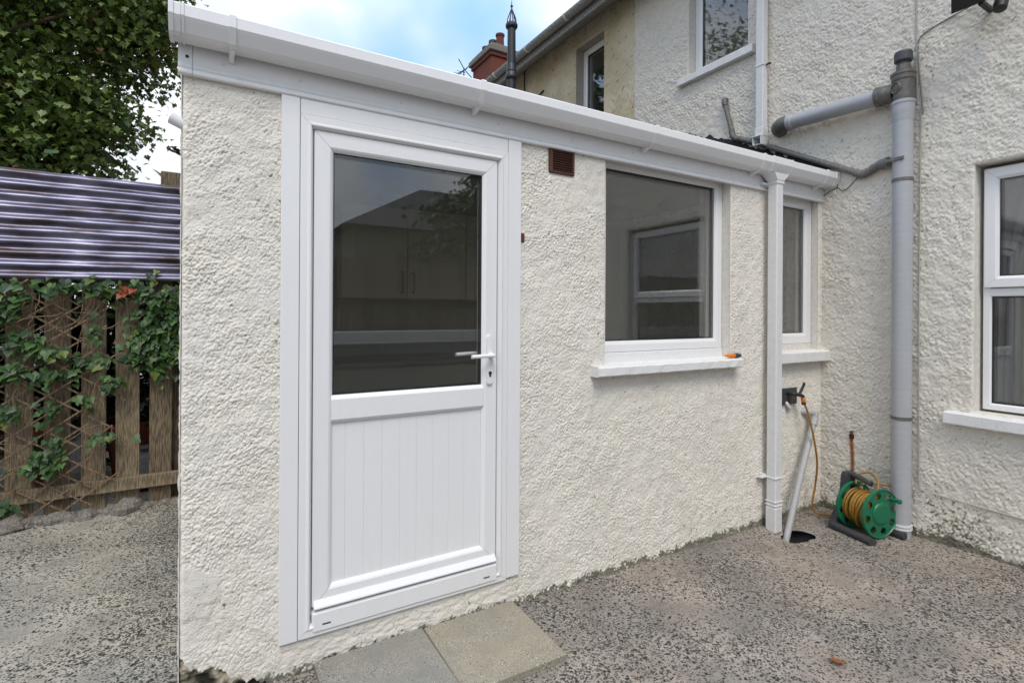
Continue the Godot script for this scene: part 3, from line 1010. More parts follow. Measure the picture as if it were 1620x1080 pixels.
func door(e: Node3D) -> void:
	var X := Vector3.RIGHT
	var Y := Vector3.UP
	var Z := Vector3.BACK
	var O := Vector3.ZERO
	var tr := holder("door_trim", e)
	tag(tr, "flat white plastic cover strips round the door", "")
	bx(tr, "strip", Vector3(-0.006, 0.004, 0.004), Vector3(0.0595, 2.0965, 0.021), M.upvc, 0.002)
	bx(tr, "strip", Vector3(0.986, 0.012, 0.004), Vector3(1.058, 2.0965, 0.021), M.upvc, 0.002)
	bx(tr, "strip", Vector3(0.0615, 2.036, 0.004), Vector3(0.984, 2.0965, 0.019), M.upvc, 0.002)
	for x in [0.0597, 0.9842]:
		bx(tr, "sealant", Vector3(x, 0.01, 0.006), Vector3(x + 0.0016, 2.09, 0.0165), M.seal, 0.0)
	var d := holder("door", e)
	tag(d, "white plastic back door, glass above and boarded panel below", "")
	# outer frame
	mitred(d, Rect2(0.0615, 0.006, 0.9225, 2.0285), [[0.0, -0.05], [0.0, 0.022], [0.002, 0.024], [0.026, 0.024], [0.032, 0.029], [0.038, 0.029], [0.048, 0.010], [0.048, -0.05]], O, X, Y, Z, M.upvc, ["frame", "frame"])
	bx(d, "threshold", Vector3(0.112, 0.018, -0.05), Vector3(0.934, 0.100, 0.0305), M.upvc, 0.008)
	# leaf
	var top := 1.984
	mitred(d, Rect2(0.1135, 0.113, 0.8165, top - 0.113), [[0.0, -0.045], [0.0, 0.012], [0.003, 0.0145], [0.058, 0.0145], [0.066, 0.010], [0.074, 0.001], [0.074, -0.045]], O, X, Y, Z, M.upvc, ["stile", "rail"], 0.0007)
	var mr := MB.new()
	mr.extrude(PackedVector2Array([Vector2(-0.045, 0.826), Vector2(0.001, 0.826), Vector2(0.010, 0.834), Vector2(0.0152, 0.842), Vector2(0.0152, 0.922), Vector2(0.010, 0.930), Vector2(0.001, 0.938), Vector2(-0.045, 0.938)]), Vector3(0.182, 0, 0), Z, Y, X * 0.6795)
	obj("mid_rail", mr.mesh(), M.upvc, d)
	glazing(d, Rect2(0.1875, 0.938, 0.6685, 0.972), Vector3(0, 0, -0.006), X, Y, Z)
	# boarded panel
	var xs := [0.1875, 0.241, 0.317, 0.393, 0.470, 0.545, 0.620, 0.696, 0.772, 0.856]
	for i in xs.size() - 1:
		var pb := MB.new()
		var x0: float = xs[i] + 0.0002
		var x1: float = xs[i + 1] - 0.0002
		pb.extrude(PackedVector2Array([Vector2(x0, -0.03), Vector2(x0, -0.0042), Vector2(x0 + 0.0014, -0.003), Vector2(x1 - 0.0014, -0.003), Vector2(x1, -0.0042), Vector2(x1, -0.03)]), Vector3(0, 0.18, 0), X, Z, Y * 0.652)
		obj("board", pb.mesh(), M.upvc, d)
	# weather bar
	var wb := MB.new()
	wb.extrude(PackedVector2Array([Vector2(0.0148, 0.140), Vector2(0.0148, 0.114), Vector2(0.032, 0.111), Vector2(0.036, 0.113), Vector2(0.036, 0.118), Vector2(0.018, 0.140)]), Vector3(0.118, 0, 0), Z, Y, X * 0.806)
	obj("weather_bar", wb.mesh(), M.upvc, d)
	for x in [0.15, 0.86]:
		bx(d, "drain_slot", Vector3(x, 0.045, 0.0300), Vector3(x + 0.032, 0.051, 0.0312), M.seal, 0.0)
	# handle: long plate, lever, keyhole
	var hp := MB.new()
	var outline := PackedVector2Array()
	for k in 24:
		var a := TAU * k / 24.0
		outline.append(Vector2(0.890 + 0.015 * cos(a), (1.153 if sin(a) >= 0 else 0.953) + 0.015 * sin(a)))
	hp.extrude(outline, Vector3(0, 0, 0.0147), X, Y, Z * 0.010)
	var inner := PackedVector2Array()
	for q in outline:
		inner.append(Vector2(0.890, 1.053) + (q - Vector2(0.890, 1.053)) * Vector2(0.8, 0.975))
	hp.extrude(inner, Vector3(0, 0, 0.0245), X, Y, Z * 0.0025)
	obj("handle_plate", hp.mesh(), M.upvc, d)
	var lv := MB.new()
	lv.lathe([[0.0, 0.0], [0.013, 0.0], [0.0125, 0.018], [0.010, 0.022], [0.010, 0.040], [0.0, 0.042]], Vector3(0.890, 1.075, 0.026), Z, 20)
	var path := curve([Vector3(0.897, 1.075, 0.058), Vector3(0.885, 1.075, 0.061), Vector3(0.85, 1.075, 0.062), Vector3(0.81, 1.074, 0.062), Vector3(0.778, 1.073, 0.061)])
	lv.tube(path, 0.0088, 14)
	obj("lever", lv.mesh(), M.upvc, d)
	var kh := MB.new()
	kh.lathe([[0.0085, 0.0], [0.0085, 0.002], [0.0, 0.0022]], Vector3(0.890, 0.992, 0.0266), Z, 18)
	kh.bbox(Vector3(0.885, 0.974, 0.0266), Vector3(0.895, 0.990, 0.0286), 0.001)
	obj("keyhole", kh.mesh(), M.black, d)
	# the inside lever, seen through the glass
	tb(d, "inner_lever", curve([Vector3(0.89, 1.075, -0.05), Vector3(0.89, 1.075, -0.10), Vector3(0.86, 1.075, -0.105), Vector3(0.775, 1.072, -0.105)]), 0.009, M.upvc)


func interior() -> void:
	var cream := mat(lin(0.55, 0.52, 0.42), 0.35)
	var c := thing("wall_cabinet", "cream kitchen wall cabinets seen through the door glass", "cabinet")
	bx(c, "carcass", Vector3(0.62, 1.38, -2.19), Vector3(2.7, 2.1, -1.90), cream, 0.002)
	for i in 4:
		var x0 := 0.622 + i * 0.519
		var dd := bx(c, "cabinet_door", Vector3(x0, 1.38, -1.898), Vector3(x0 + 0.515, 2.1, -1.878), cream, 0.004)
		var hx := x0 + (0.47 if i % 2 == 0 else 0.045)
		var h := MB.new()
		h.tube(curve([Vector3(hx, 1.43, -1.877), Vector3(hx, 1.44, -1.85), Vector3(hx, 1.58, -1.85), Vector3(hx, 1.59, -1.877)]), 0.006, 8)
		obj("handle", h.mesh(), M.black, dd)
	var k := thing("kitchen_counter", "kitchen base units with pale worktop seen through the door glass", "counter")
	bx(k, "unit", Vector3(0.15, 0.0, -2.19), Vector3(3.0, 0.87, -1.62), cream, 0.002)
	bx(k, "worktop", Vector3(0.1, 0.872, -2.19), Vector3(3.05, 0.91, -1.58), grained(lin(0.35, 0.34, 0.33), 0.3, 0.2, 0.3, 0.0, 0.04, 90), 0.004)
	bx(k, "splash_back", Vector3(0.1, 0.911, -2.199), Vector3(3.05, 1.02, -2.17), grained(lin(0.5, 0.5, 0.5), 0.3, 0.2, 0.3, 0.0, 0.04, 91), 0.002)
	var t := thing("kitchen_table", "wooden kitchen table seen low through the door glass", "table")
	var tw := wood(lin(0.32, 0.16, 0.06), 92)
	bx(t, "tabletop", Vector3(0.0, 0.72, -1.15), Vector3(0.75, 0.755, -0.45), tw, 0.004)
	for p in [[0.04, -1.11], [0.71, -1.11], [0.04, -0.49], [0.71, -0.49]]:
		bx(t, "leg", Vector3(p[0] - 0.025, -0.01, p[1] - 0.025), Vector3(p[0] + 0.025, 0.7195, p[1] + 0.025), tw, 0.003)


func house() -> void:
	var h := thing("house", "tall cream roughcast house wall behind the extension with grey soil pipe", "house")
	var Y := Vector3.UP
	var N := Vector3.LEFT
	var U := Vector3.BACK
	var holes := [Rect2(0.89, 0.70, 0.995, 1.465), Rect2(-1.245, 3.52, 0.63, 1.2)]
	var relief := func(z: float, y: float) -> float:
		var amp := 1.0 + 0.7 * n_low.get_noise_2d(z * 1300.0 + 7000.0, y * 1300.0)
		amp *= 1.0 - 0.5 * smoothstep(0.15, 0.0, absf(y - 2.66 + 0.1 * z) - 0.05) * smoothstep(0.5, 0.3, z) * smoothstep(-0.5, -0.3, z)
		amp *= 1.0 - 0.6 * smoothstep(0.12, 0.0, Vector2((z + 1.0), (y - 2.98)).length() - 0.1)
		return rough((z + 21.0) * 0.72, y * 0.72) * 0.0085 * amp + 0.005 * (n_mid.get_noise_2d(z * 600.0, y * 600.0 + 900.0) + 0.5)
	var paint := func(z: float, y: float, _h: float) -> Color:
		var above := y - GY
		var dirt := 1.0 * smoothstep(0.06, 0.005, above + 0.03 * n_mid.get_noise_2d(z * 400.0, 95.0))
		dirt += 0.36 * smoothstep(0.34, 0.05, above) * smoothstep(0.62, 0.72, z + 0.1 * n_mid.get_noise_2d(z * 300.0, y * 300.0))
		dirt += 0.30 * smoothstep(0.40, 0.05, Vector2(z - 0.75, above - 0.12).length())
		dirt += 0.30 * smoothstep(0.35, 0.05, Vector2(z - 0.1, above - 0.1).length())
		dirt += 0.18 * smoothstep(0.05, 0.0, absf(z - 0.64) - 0.03) * smoothstep(0.0, 2.0, y)
		var c := painted(z + 21.0, y, dirt, CREAM * Color(0.97, 0.965, 0.955))
		# rust run below the old bolt
		if y < 0.44 and y > 0.10:
			var wdt := 0.017 + 0.006 * n_mid.get_noise_2d(y * 900.0, 12.0)
			var d := absf(z - 0.221 + 0.004 * sin(y * 21.0)) / wdt
			var gr := n_fine.get_noise_2d(z * 1300.0, y * 500.0)
			if d + gr * 0.5 < 1.0:
				c = c.lerp(Color(0.36, 0.12, 0.02).lerp(Color(0.14, 0.04, 0.01), clampf(gr + 0.3, 0, 1)), clampf((1.15 - d) * 1.4, 0.0, 0.95))
		return c
	cast_wall(h, "wall", Vector2(-1.965, 3.2), Vector2(GY - 0.04, 4.72), holes, 0.0064,
		func(u, v, k): return Vector3(XH - k, v, u), relief, paint, N, M.wall)
	# masonry with reveals
	for s in [[-1.964, -1.245, -0.3, 4.72], [-1.245, -0.615, -0.3, 3.52], [-0.615, 0.89, -0.3, 4.72], [0.89, 1.885, -0.3, 0.70], [0.89, 1.885, 2.165, 4.72], [1.885, 3.2, -0.3, 4.72]]:
		bx(h, "masonry", Vector3(XH + 0.0015, s[2], s[0]), Vector3(XH + 0.28, s[3], s[1]), M.cream, 0.0)
	bx(h, "end_wall", Vector3(XH + 0.28, -0.3, 2.95), Vector3(9.0, 4.72, 3.2), M.plaster, 0.0)
	bx(h, "party_wall", Vector3(XH + 0.28, -0.3, -1.964), Vector3(9.0, 4.72, -1.7), M.plaster, 0.0)
	bx(h, "front_wall", Vector3(9.0, -0.3, -1.964), Vector3(9.25, 4.72, 3.2), M.plaster, 0.0)
	bx(h, "upper_floor", Vector3(XH + 0.28, 2.45, -1.7), Vector3(9.0, 2.65, 2.95), M.plaster, 0.0)
	bx(h, "ground_floor", Vector3(XH + 0.28, -0.15, -1.7), Vector3(9.0, 0.0, 2.95), M.plaster, 0.0)
	eaves(h, -1.962, 3.45)
	# kitchen-side window by the camera
	var w := holder("window", h)
	tag(w, "white casement window in the cream house wall above a white sill", "")
	var O := Vector3(XH + 0.085, 0, 0)
	mitred(w, Rect2(0.905, 0.715, 0.965, 1.43), [[0.0, -0.06], [0.0, 0.006], [0.003, 0.009], [0.030, 0.009], [0.038, 0.002], [0.040, -0.06]], O, U, Y, N, M.upvc)
	var tm := MB.new()
	tm.extrude(PackedVector2Array([Vector2(-0.06, 1.385), Vector2(0.004, 1.385), Vector2(0.0092, 1.392), Vector2(0.0092, 1.428), Vector2(0.004, 1.434), Vector2(-0.06, 1.434)]), O + U * 0.935, N, Y, U * 0.905)
	obj("transom", tm.mesh(), M.upvc, w)
	glazing(w, Rect2(0.9455, 0.757, 0.884, 0.626), O - N * 0.010, U, Y, N)
	var sash := holder("opening_light", w)
	mitred(sash, Rect2(0.914, 1.437, 0.947, 0.70), [[0.0, 0.0095], [0.0, 0.026], [0.003, 0.029], [0.050, 0.029], [0.064, 0.018], [0.067, 0.0095]], O, U, Y, N, M.upvc)
	glazing(sash, Rect2(0.981, 1.504, 0.813, 0.566), O + N * 0.006, U, Y, N)
	lump_sill(w, Vector3(XH - 0.07, 0.617, 0.766), Vector3(XH + 0.06, 0.690, 2.02), 2)
	# upper window
	var w2 := holder("window", h)
	tag(w2, "white upstairs window with sloping view of its sill above the gutter", "")
	var O2 := Vector3(XH + 0.10, 0, 0)
	mitred(w2, Rect2(-1.243, 3.53, 0.626, 1.18), [[0.0, -0.06], [0.0, 0.010], [0.003, 0.013], [0.055, 0.013], [0.072, 0.004], [0.075, -0.06]], O2, U, Y, N, M.upvc)
	glazing(w2, Rect2(-1.168, 3.605, 0.476, 1.03), O2 - N * 0.010, U, Y, N)
	lump_sill(w2, Vector3(XH - 0.06, 3.443, -1.34), Vector3(XH + 0.09, 3.512, -0.54), 3)
	# rainwater pipe with an open shoe
	var dp := holder("downpipe", h)
	tag(dp, "square white rainwater pipe on the house ending above the roof", "")
	var z0 := -0.480
	bx(dp, "pipe", Vector3(XH - 0.10, 2.72, z0), Vector3(XH - 0.035, 4.60, z0 + 0.065), M.upvc_old, 0.005)
	bx(dp, "socket", Vector3(XH - 0.104, 2.705, z0 - 0.004), Vector3(XH - 0.031, 2.775, z0 + 0.069), M.upvc_old, 0.004)
	var sh := MB.new()
	for s in [[-0.14, 2.705, -0.002, 0.0], [-0.14, 2.635, -0.002, 0.07]]:
		pass
	sh.bbox(Vector3(XH - 0.135, 2.697, z0 - 0.004), Vector3(XH - 0.031, 2.703, z0 + 0.069), 0.001)
	sh.bbox(Vector3(XH - 0.125, 2.63, z0 - 0.004), Vector3(XH - 0.031, 2.636, z0 + 0.069), 0.001)
	sh.bbox(Vector3(XH - 0.130, 2.6365, z0 - 0.004), Vector3(XH - 0.031, 2.6965, z0 + 0.001), 0.001)
	sh.bbox(Vector3(XH - 0.130, 2.6365, z0 + 0.064), Vector3(XH - 0.031, 2.6965, z0 + 0.069), 0.001)
	sh.bbox(Vector3(XH - 0.04, 2.6365, z0 + 0.0015), Vector3(XH - 0.031, 2.6965, z0 + 0.0635), 0.0)
	obj("shoe", sh.mesh(), M.upvc_old, dp)
	bx(dp, "clip", Vector3(XH - 0.104, 3.27, z0 - 0.004), Vector3(XH - 0.031, 3.285, z0 + 0.069), M.upvc_old, 0.002)
	bx(dp, "clip", Vector3(XH - 0.07, 3.272, z0 + 0.07), Vector3(XH - 0.05, 3.283, z0 + 0.105), M.seal, 0.002)
	soil_pipe(h)
	# waste pipe from the bathroom down to the stack
	var wp := holder("waste_pipe", h)
	tag(wp, "thin grey waste pipe running along the roof edge to the stack", "")
	var xw := XH - 0.035
	tb(wp, "pipe", [Vector3(xw, 3.10, -0.815), Vector3(xw, 2.84, -0.745)], 0.019, M.waste)
	tb(wp, "elbow", curve([Vector3(XH + 0.01, 3.14, -0.825), Vector3(xw + 0.01, 3.143, -0.823), Vector3(xw, 3.125, -0.822), Vector3(xw, 3.09, -0.812)]), 0.024, M.pipe_dark)
	tb(wp, "elbow", curve([Vector3(xw, 2.86, -0.75), Vector3(xw, 2.80, -0.735), Vector3(xw, 2.77, -0.70), Vector3(xw, 2.755, -0.66)]), 0.024, M.pipe_dark)
	tb(wp, "pipe", [Vector3(xw, 2.765, -0.68), Vector3(xw, 2.69, -0.53), Vector3(xw, 2.25, 0.27)], 0.022, M.waste)
	tb(wp, "joint", [Vector3(xw, 2.727, -0.60), Vector3(xw, 2.703, -0.555)], 0.026, M.waste)
	var fl := MB.new()
	var pth := curve([Vector3(xw, 2.262, 0.245), Vector3(xw, 2.24, 0.29), Vector3(xw, 2.25, 0.33), Vector3(xw - 0.004, 2.275, 0.385), Vector3(xw - 0.02, 2.278, 0.45)], 8)
	var rad := []
	for i in pth.size():
		rad.append(0.027 + 0.003 * sin(i * 1.3))
	fl.tube(pth, 0.027, 14, true, rad)
	obj("flexible_joint", fl.mesh(), M.waste, wp)
	tb(wp, "collar", [Vector3(xw - 0.012, 2.277, 0.415), Vector3(xw - 0.024, 2.279, 0.462)], 0.034, M.waste)
	# cables
	var xc := XH - 0.014
	var cb := holder("cable", h)
	tag(cb, "thin pale cables clipped to the house wall beside the soil pipe", "")
	tb(cb, "wire", [Vector3(xc, 4.7, 0.578), Vector3(xc, 2.62, 0.600)], 0.0045, mat(lin(0.4, 0.39, 0.37), 0.6), 6)
	tb(cb, "wire", curve([Vector3(xc, 2.55, 0.633), Vector3(xc, 2.95, 0.603), Vector3(xc, 3.02, 0.605), Vector3(xc, 3.06, 0.64), Vector3(xc, 3.09, 0.75), Vector3(xc - 0.02, 3.10, 0.86), Vector3(xc - 0.06, 3.10, 0.95)]), 0.0045, mat(lin(0.25, 0.24, 0.23), 0.6), 6)
	tb(cb, "wire", curve([Vector3(xc, 2.6, 0.622), Vector3(xc, 1.2, 0.618), Vector3(xc, 0.35, 0.622), Vector3(xc, 0.19, 0.626), Vector3(xc, 0.165, 0.65), Vector3(xc, 0.158, 0.75), Vector3(xc, 0.145, 1.1), Vector3(xc, 0.13, 1.8), Vector3(xc, 0.12, 3.1)]), 0.004, mat(lin(0.45, 0.42, 0.37), 0.6), 6)
	tb(cb, "wire", curve([Vector3(XH - 0.013, 2.145, 0.02), Vector3(XH - 0.013, 2.168, 0.06), Vector3(XH - 0.013, 2.185, 0.115), Vector3(XH - 0.013, 2.16, 0.145), Vector3(XH - 0.013, 2.165, 0.18), Vector3(XH - 0.013, 2.215, 0.235), Vector3(XH - 0.013, 2.235, 0.26)]), 0.0025, M.seal, 6)
	tb(cb, "wire", curve([Vector3(XH - 0.012, 2.235, 0.10), Vector3(XH - 0.012, 2.215, 0.115), Vector3(XH - 0.012, 2.185, 0.115)]), 0.0022, M.seal, 6)
	var bolt := MB.new()
	bolt.lathe([[0.009, 0.0], [0.009, 0.022], [0.0, 0.024]], Vector3(XH - 0.004, 0.45, 0.221), N, 10)
	obj("bolt", bolt.mesh(), mat(lin(0.12, 0.11, 0.08), 0.8), h)
	var fx := MB.new()
	fx.bbox(Vector3(XH - 0.02, 0.40, 0.207), Vector3(XH - 0.004, 0.432, 0.235), 0.004)
	obj("bolt_plate", fx.mesh(), grained(lin(0.14, 0.035, 0.01), 0.9, 0.5, 0.1, 0.2, 0.05, 95), h)
	# sheer curtains in the room
	var cw := thing("net_curtain", "pale net curtains gathered aside behind the casement window", "curtain")
	var cm := mat(lin(0.17, 0.17, 0.165), 0.9)
	for s in [-1.0, 1.0]:
		var cu := MB.new()
		for i in 28:
			for j in 20:
				var q := []
				for k in [[0, 0], [1, 0], [1, 1], [0, 1]]:
					var u: float = (i + k[0]) / 28.0
					var v: float = (j + k[1]) / 20.0
					var open := 0.34 * sqrt(maxf(0.0, 1.0 - pow(maxf(v - 0.45, 0.0) / 0.5, 2.0)))
					var zz: float = 1.387 + s * lerpf(open + 0.002, 0.49, u)
					q.append(Vector3(XH + 0.33 + 0.012 * sin(u * 24.0 + v * 3.0), 0.72 + v * 1.42, zz))
				cu.quad(q[0], q[1], q[2], q[3], N)
		obj("curtain_panel", cu.mesh(), cm, cw)
	# floodlight
	var fd := thing("security_floodlight", "black security floodlight on the house wall above the soil pipe", "light", Vector3(XH, 3.06, 0.96))
	var fb := MB.new()
	fb.extrude(PackedVector2Array([Vector2(-0.075, -0.05), Vector2(-0.095, 0.03), Vector2(0.095, 0.03), Vector2(0.075, -0.05)]), Vector3(0, -0.07, 0), Vector3.BACK, Vector3.RIGHT, Y * 0.13)
	var body := obj("housing", fb.mesh(), M.black, fd)
	body.transform = Transform3D(Basis(Vector3(0, 0, 1), -0.7), Vector3(-0.19, 0.03, -0.02))
	var lens := bx(fd, "lens", Vector3(-0.060, -0.055, -0.07), Vector3(-0.052, 0.045, 0.07), mat(lin(0.12, 0.13, 0.13), 0.1), 0.002)
	lens.transform = body.transform
	bx(fd, "bracket", Vector3(-0.16, -0.03, -0.012), Vector3(-0.01, -0.005, 0.012), M.black, 0.003)
	var ls := MB.new()
	ls.lathe([[0.0, -0.05], [0.03, -0.045], [0.033, 0.0], [0.03, 0.03], [0.0, 0.035]], Vector3(-0.12, -0.055, 0.075), Vector3(-0.4, -0.9, 0.0), 16)
	obj("motion_sensor", ls.mesh(), M.black, fd)


func soil_pipe(h: Node3D) -> void:
	var s := holder("soil_pipe", h)
	tag(s, "tall grey plastic soil pipe with a side branch and vent cap", "")
	var x := XH - 0.085
	var z := 0.553
	var p := MB.new()
	p.lathe([[0.055, -0.14], [0.055, 2.58]], Vector3(x, 0, z), Vector3.UP, 32)
	obj("pipe", p.mesh(), M.pipe, s)
	p = MB.new()
	p.lathe([[0.0555, 2.51], [0.058, 2.53], [0.062, 2.575], [0.062, 2.615], [0.066, 2.62], [0.066, 2.635], [0.061, 2.64], [0.05, 2.64]], Vector3(x, 0, z), Vector3.UP, 32)
	obj("socket", p.mesh(), M.pipe, s)
	p = MB.new()
	p.lathe([[0.056, 2.64], [0.057, 2.66], [0.058, 2.765], [0.064, 2.775], [0.064, 2.80], [0.069, 2.805], [0.069, 2.82], [0.062, 2.825], [0.045, 2.825], [0.04, 2.826], [0.04, 2.87], [0.0, 2.87]], Vector3(x, 0, z), Vector3.UP, 32)
	obj("tee", p.mesh(), M.pipe_dark, s)
	p = MB.new()
	var d := Vector3(-0.92, 0.0, -0.38).normalized()
	p.lathe([[0.0, 0.056], [0.026, 0.056], [0.028, 0.062], [0.033, 0.064], [0.036, 0.060], [0.038, 0.04]], Vector3(x, 2.722, z), d, 24)
	obj("access_cap", p.mesh(), M.pipe_dark, s)
	p = MB.new()
	p.lathe([[0.035, 2.86], [0.033, 2.89], [0.046, 2.892], [0.05, 2.90], [0.05, 2.945], [0.046, 2.955], [0.0, 2.958]], Vector3(x, 0, z), Vector3.UP, 28)
	obj("vent_cap", p.mesh(), mat(lin(0.055, 0.06, 0.07), 0.5), s)
	# branch
	var far := Vector3(x, 2.742, -0.24)
	var near := Vector3(x, 2.712, z)
	var ax := (far - near).normalized()
	p = MB.new()
	p.lathe([[0.055, 0.05], [0.0555, 0.085], [0.060, 0.095], [0.060, 0.125], [0.065, 0.128], [0.065, 0.15], [0.060, 0.152], [0.054, 0.152]], near, ax, 28)
	obj("branch_socket", p.mesh(), M.pipe_dark, s)
	p = MB.new()
	p.lathe([[0.054, 0.14], [0.054, 0.72], [0.060, 0.725], [0.060, 0.76], [0.05, 0.763]], near, ax, 28)
	obj("branch_pipe", p.mesh(), M.pipe, s)
	var b := MB.new()
	b.tube(curve([near + ax * 0.75, near + ax * 0.80, Vector3(x + 0.012, 2.738, -0.285), Vector3(x + 0.05, 2.735, -0.315), Vector3(x + 0.10, 2.735, -0.318)], 5), 0.058, 28)
	obj("bend", b.mesh(), M.pipe_dark, s)
	# straps
	for y in [2.135, 0.615]:
		p = MB.new()
		p.lathe([[0.054, -0.010], [0.0585, -0.010], [0.0585, 0.010], [0.054, 0.010]], Vector3(x, y, z), Vector3.UP, 32)
		obj("strap", p.mesh(), M.pipe_dark, s)
	bx(s, "boss_strap", Vector3(x - 0.062, 2.255, z - 0.075), Vector3(x - 0.054, 2.278, z + 0.03), M.pipe_dark, 0.002)
	for y in [-0.085, -0.065]:
		p = MB.new()
		p.lathe([[0.054, -0.007], [0.061, -0.006], [0.061, 0.006], [0.054, 0.007]], Vector3(x, y, z), Vector3.UP, 32)
		obj("foot_ring", p.mesh(), M.upvc_old, s)


# eaves along a wall, from z0 to z1: soffit boards, fascia, gutter and the roof slope
func eaves(h: Node3D, z0: float, z1: float) -> void:
	var Z := Vector3.BACK
	var old := grained(lin(0.42, 0.42, 0.40), 0.6, 0.35, 0.5, 0.0, 0.03, 96)
	var k := int((z1 - z0) / 0.105)
	for i in k:
		var a := lerpf(z0, z1, float(i) / k)
		var b := lerpf(z0, z1, float(i + 1) / k) - 0.006
		var m := MB.new()
		m.extrude(PackedVector2Array([Vector2(XH - 0.005, 4.752), Vector2(XH - 0.005, 4.764), Vector2(XH - 0.30, 4.604), Vector2(XH - 0.30, 4.592)]), Vector3(0, 0, a), Vector3.RIGHT, Vector3.UP, Z * (b - a))
		obj("soffit_board", m.mesh(), old, h)
	bx(h, "eaves_board", Vector3(XH - 0.318, 4.575, z0), Vector3(XH - 0.301, 4.72, z1), old, 0.002)
	var g := MB.new()
	var pl := PackedVector2Array()
	for i in 9:
		var a := PI + PI * i / 8.0
		pl.append(Vector2(XH - 0.375 + 0.056 * cos(a), 4.70 + 0.056 * sin(a)))
	for i in range(8, -1, -1):
		var a := PI + PI * i / 8.0
		pl.append(Vector2(XH - 0.375 + 0.051 * cos(a), 4.701 + 0.051 * sin(a)))
	g.extrude(pl, Vector3(0, 0, z0), Vector3.RIGHT, Vector3.UP, Z * (z1 - z0))
	var go := obj("gutter", g.mesh(), old, h)
	var n := int((z1 - z0) / 0.85)
	for i in n:
		var c := MB.new()
		var q := PackedVector2Array()
		for j in 9:
			var a := PI + PI * j / 8.0
			q.append(Vector2(XH - 0.375 + 0.061 * cos(a), 4.703 + 0.061 * sin(a)))
		for j in range(8, -1, -1):
			var a := PI + PI * j / 8.0
			q.append(Vector2(XH - 0.375 + 0.0565 * cos(a), 4.703 + 0.0565 * sin(a)))
		c.extrude(q, Vector3(0, 0, z0 + 0.4 + i * 0.85), Vector3.RIGHT, Vector3.UP, Z * 0.025)
		obj("bracket", c.mesh(), M.upvc_old, go)
	var r := MB.new()
	r.extrude(PackedVector2Array([Vector2(XH - 0.36, 4.72), Vector2(XH - 0.36, 4.74), Vector2(6.6, 6.75), Vector2(9.6, 4.74), Vector2(9.6, 4.70), Vector2(6.6, 6.68)]), Vector3(0, 0, z0), Vector3.RIGHT, Vector3.UP, Z * (z1 - z0))
	obj("roof", r.mesh(), M.roof_far, h)


func chimney(parent: Node3D, at: Vector3, sx: float, sz: float, hh: float, pots: int) -> void:
	var c := bx(parent, "chimney", at + Vector3(-sx, -1.2, -sz), at + Vector3(sx, hh - 0.32, sz), M.brick, 0.01)
	bx(c, "corbel", at + Vector3(-sx - 0.04, hh - 0.319, -sz - 0.04), at + Vector3(sx + 0.04, hh - 0.22, sz + 0.04), M.brick, 0.01)
	bx(c, "corbel", at + Vector3(-sx - 0.09, hh - 0.219, -sz - 0.09), at + Vector3(sx + 0.09, hh - 0.08, sz + 0.09), M.stone, 0.015)
	bx(c, "capping", at + Vector3(-sx - 0.03, hh - 0.079, -sz - 0.03), at + Vector3(sx + 0.03, hh, sz + 0.03), M.stone, 0.02)
	for i in pots:
		var p := MB.new()
		var z := lerpf(-sz * 0.72, sz * 0.72, float(i) / maxf(pots - 1, 1))
		p.lathe([[0.105, 0.0], [0.095, 0.27], [0.115, 0.28], [0.115, 0.33], [0.09, 0.34], [0.08, 0.2]], at + Vector3(0, hh, z), Vector3.UP, 16)
		obj("chimney_pot", p.mesh(), M.iron if i == 1 else M.tile, c)


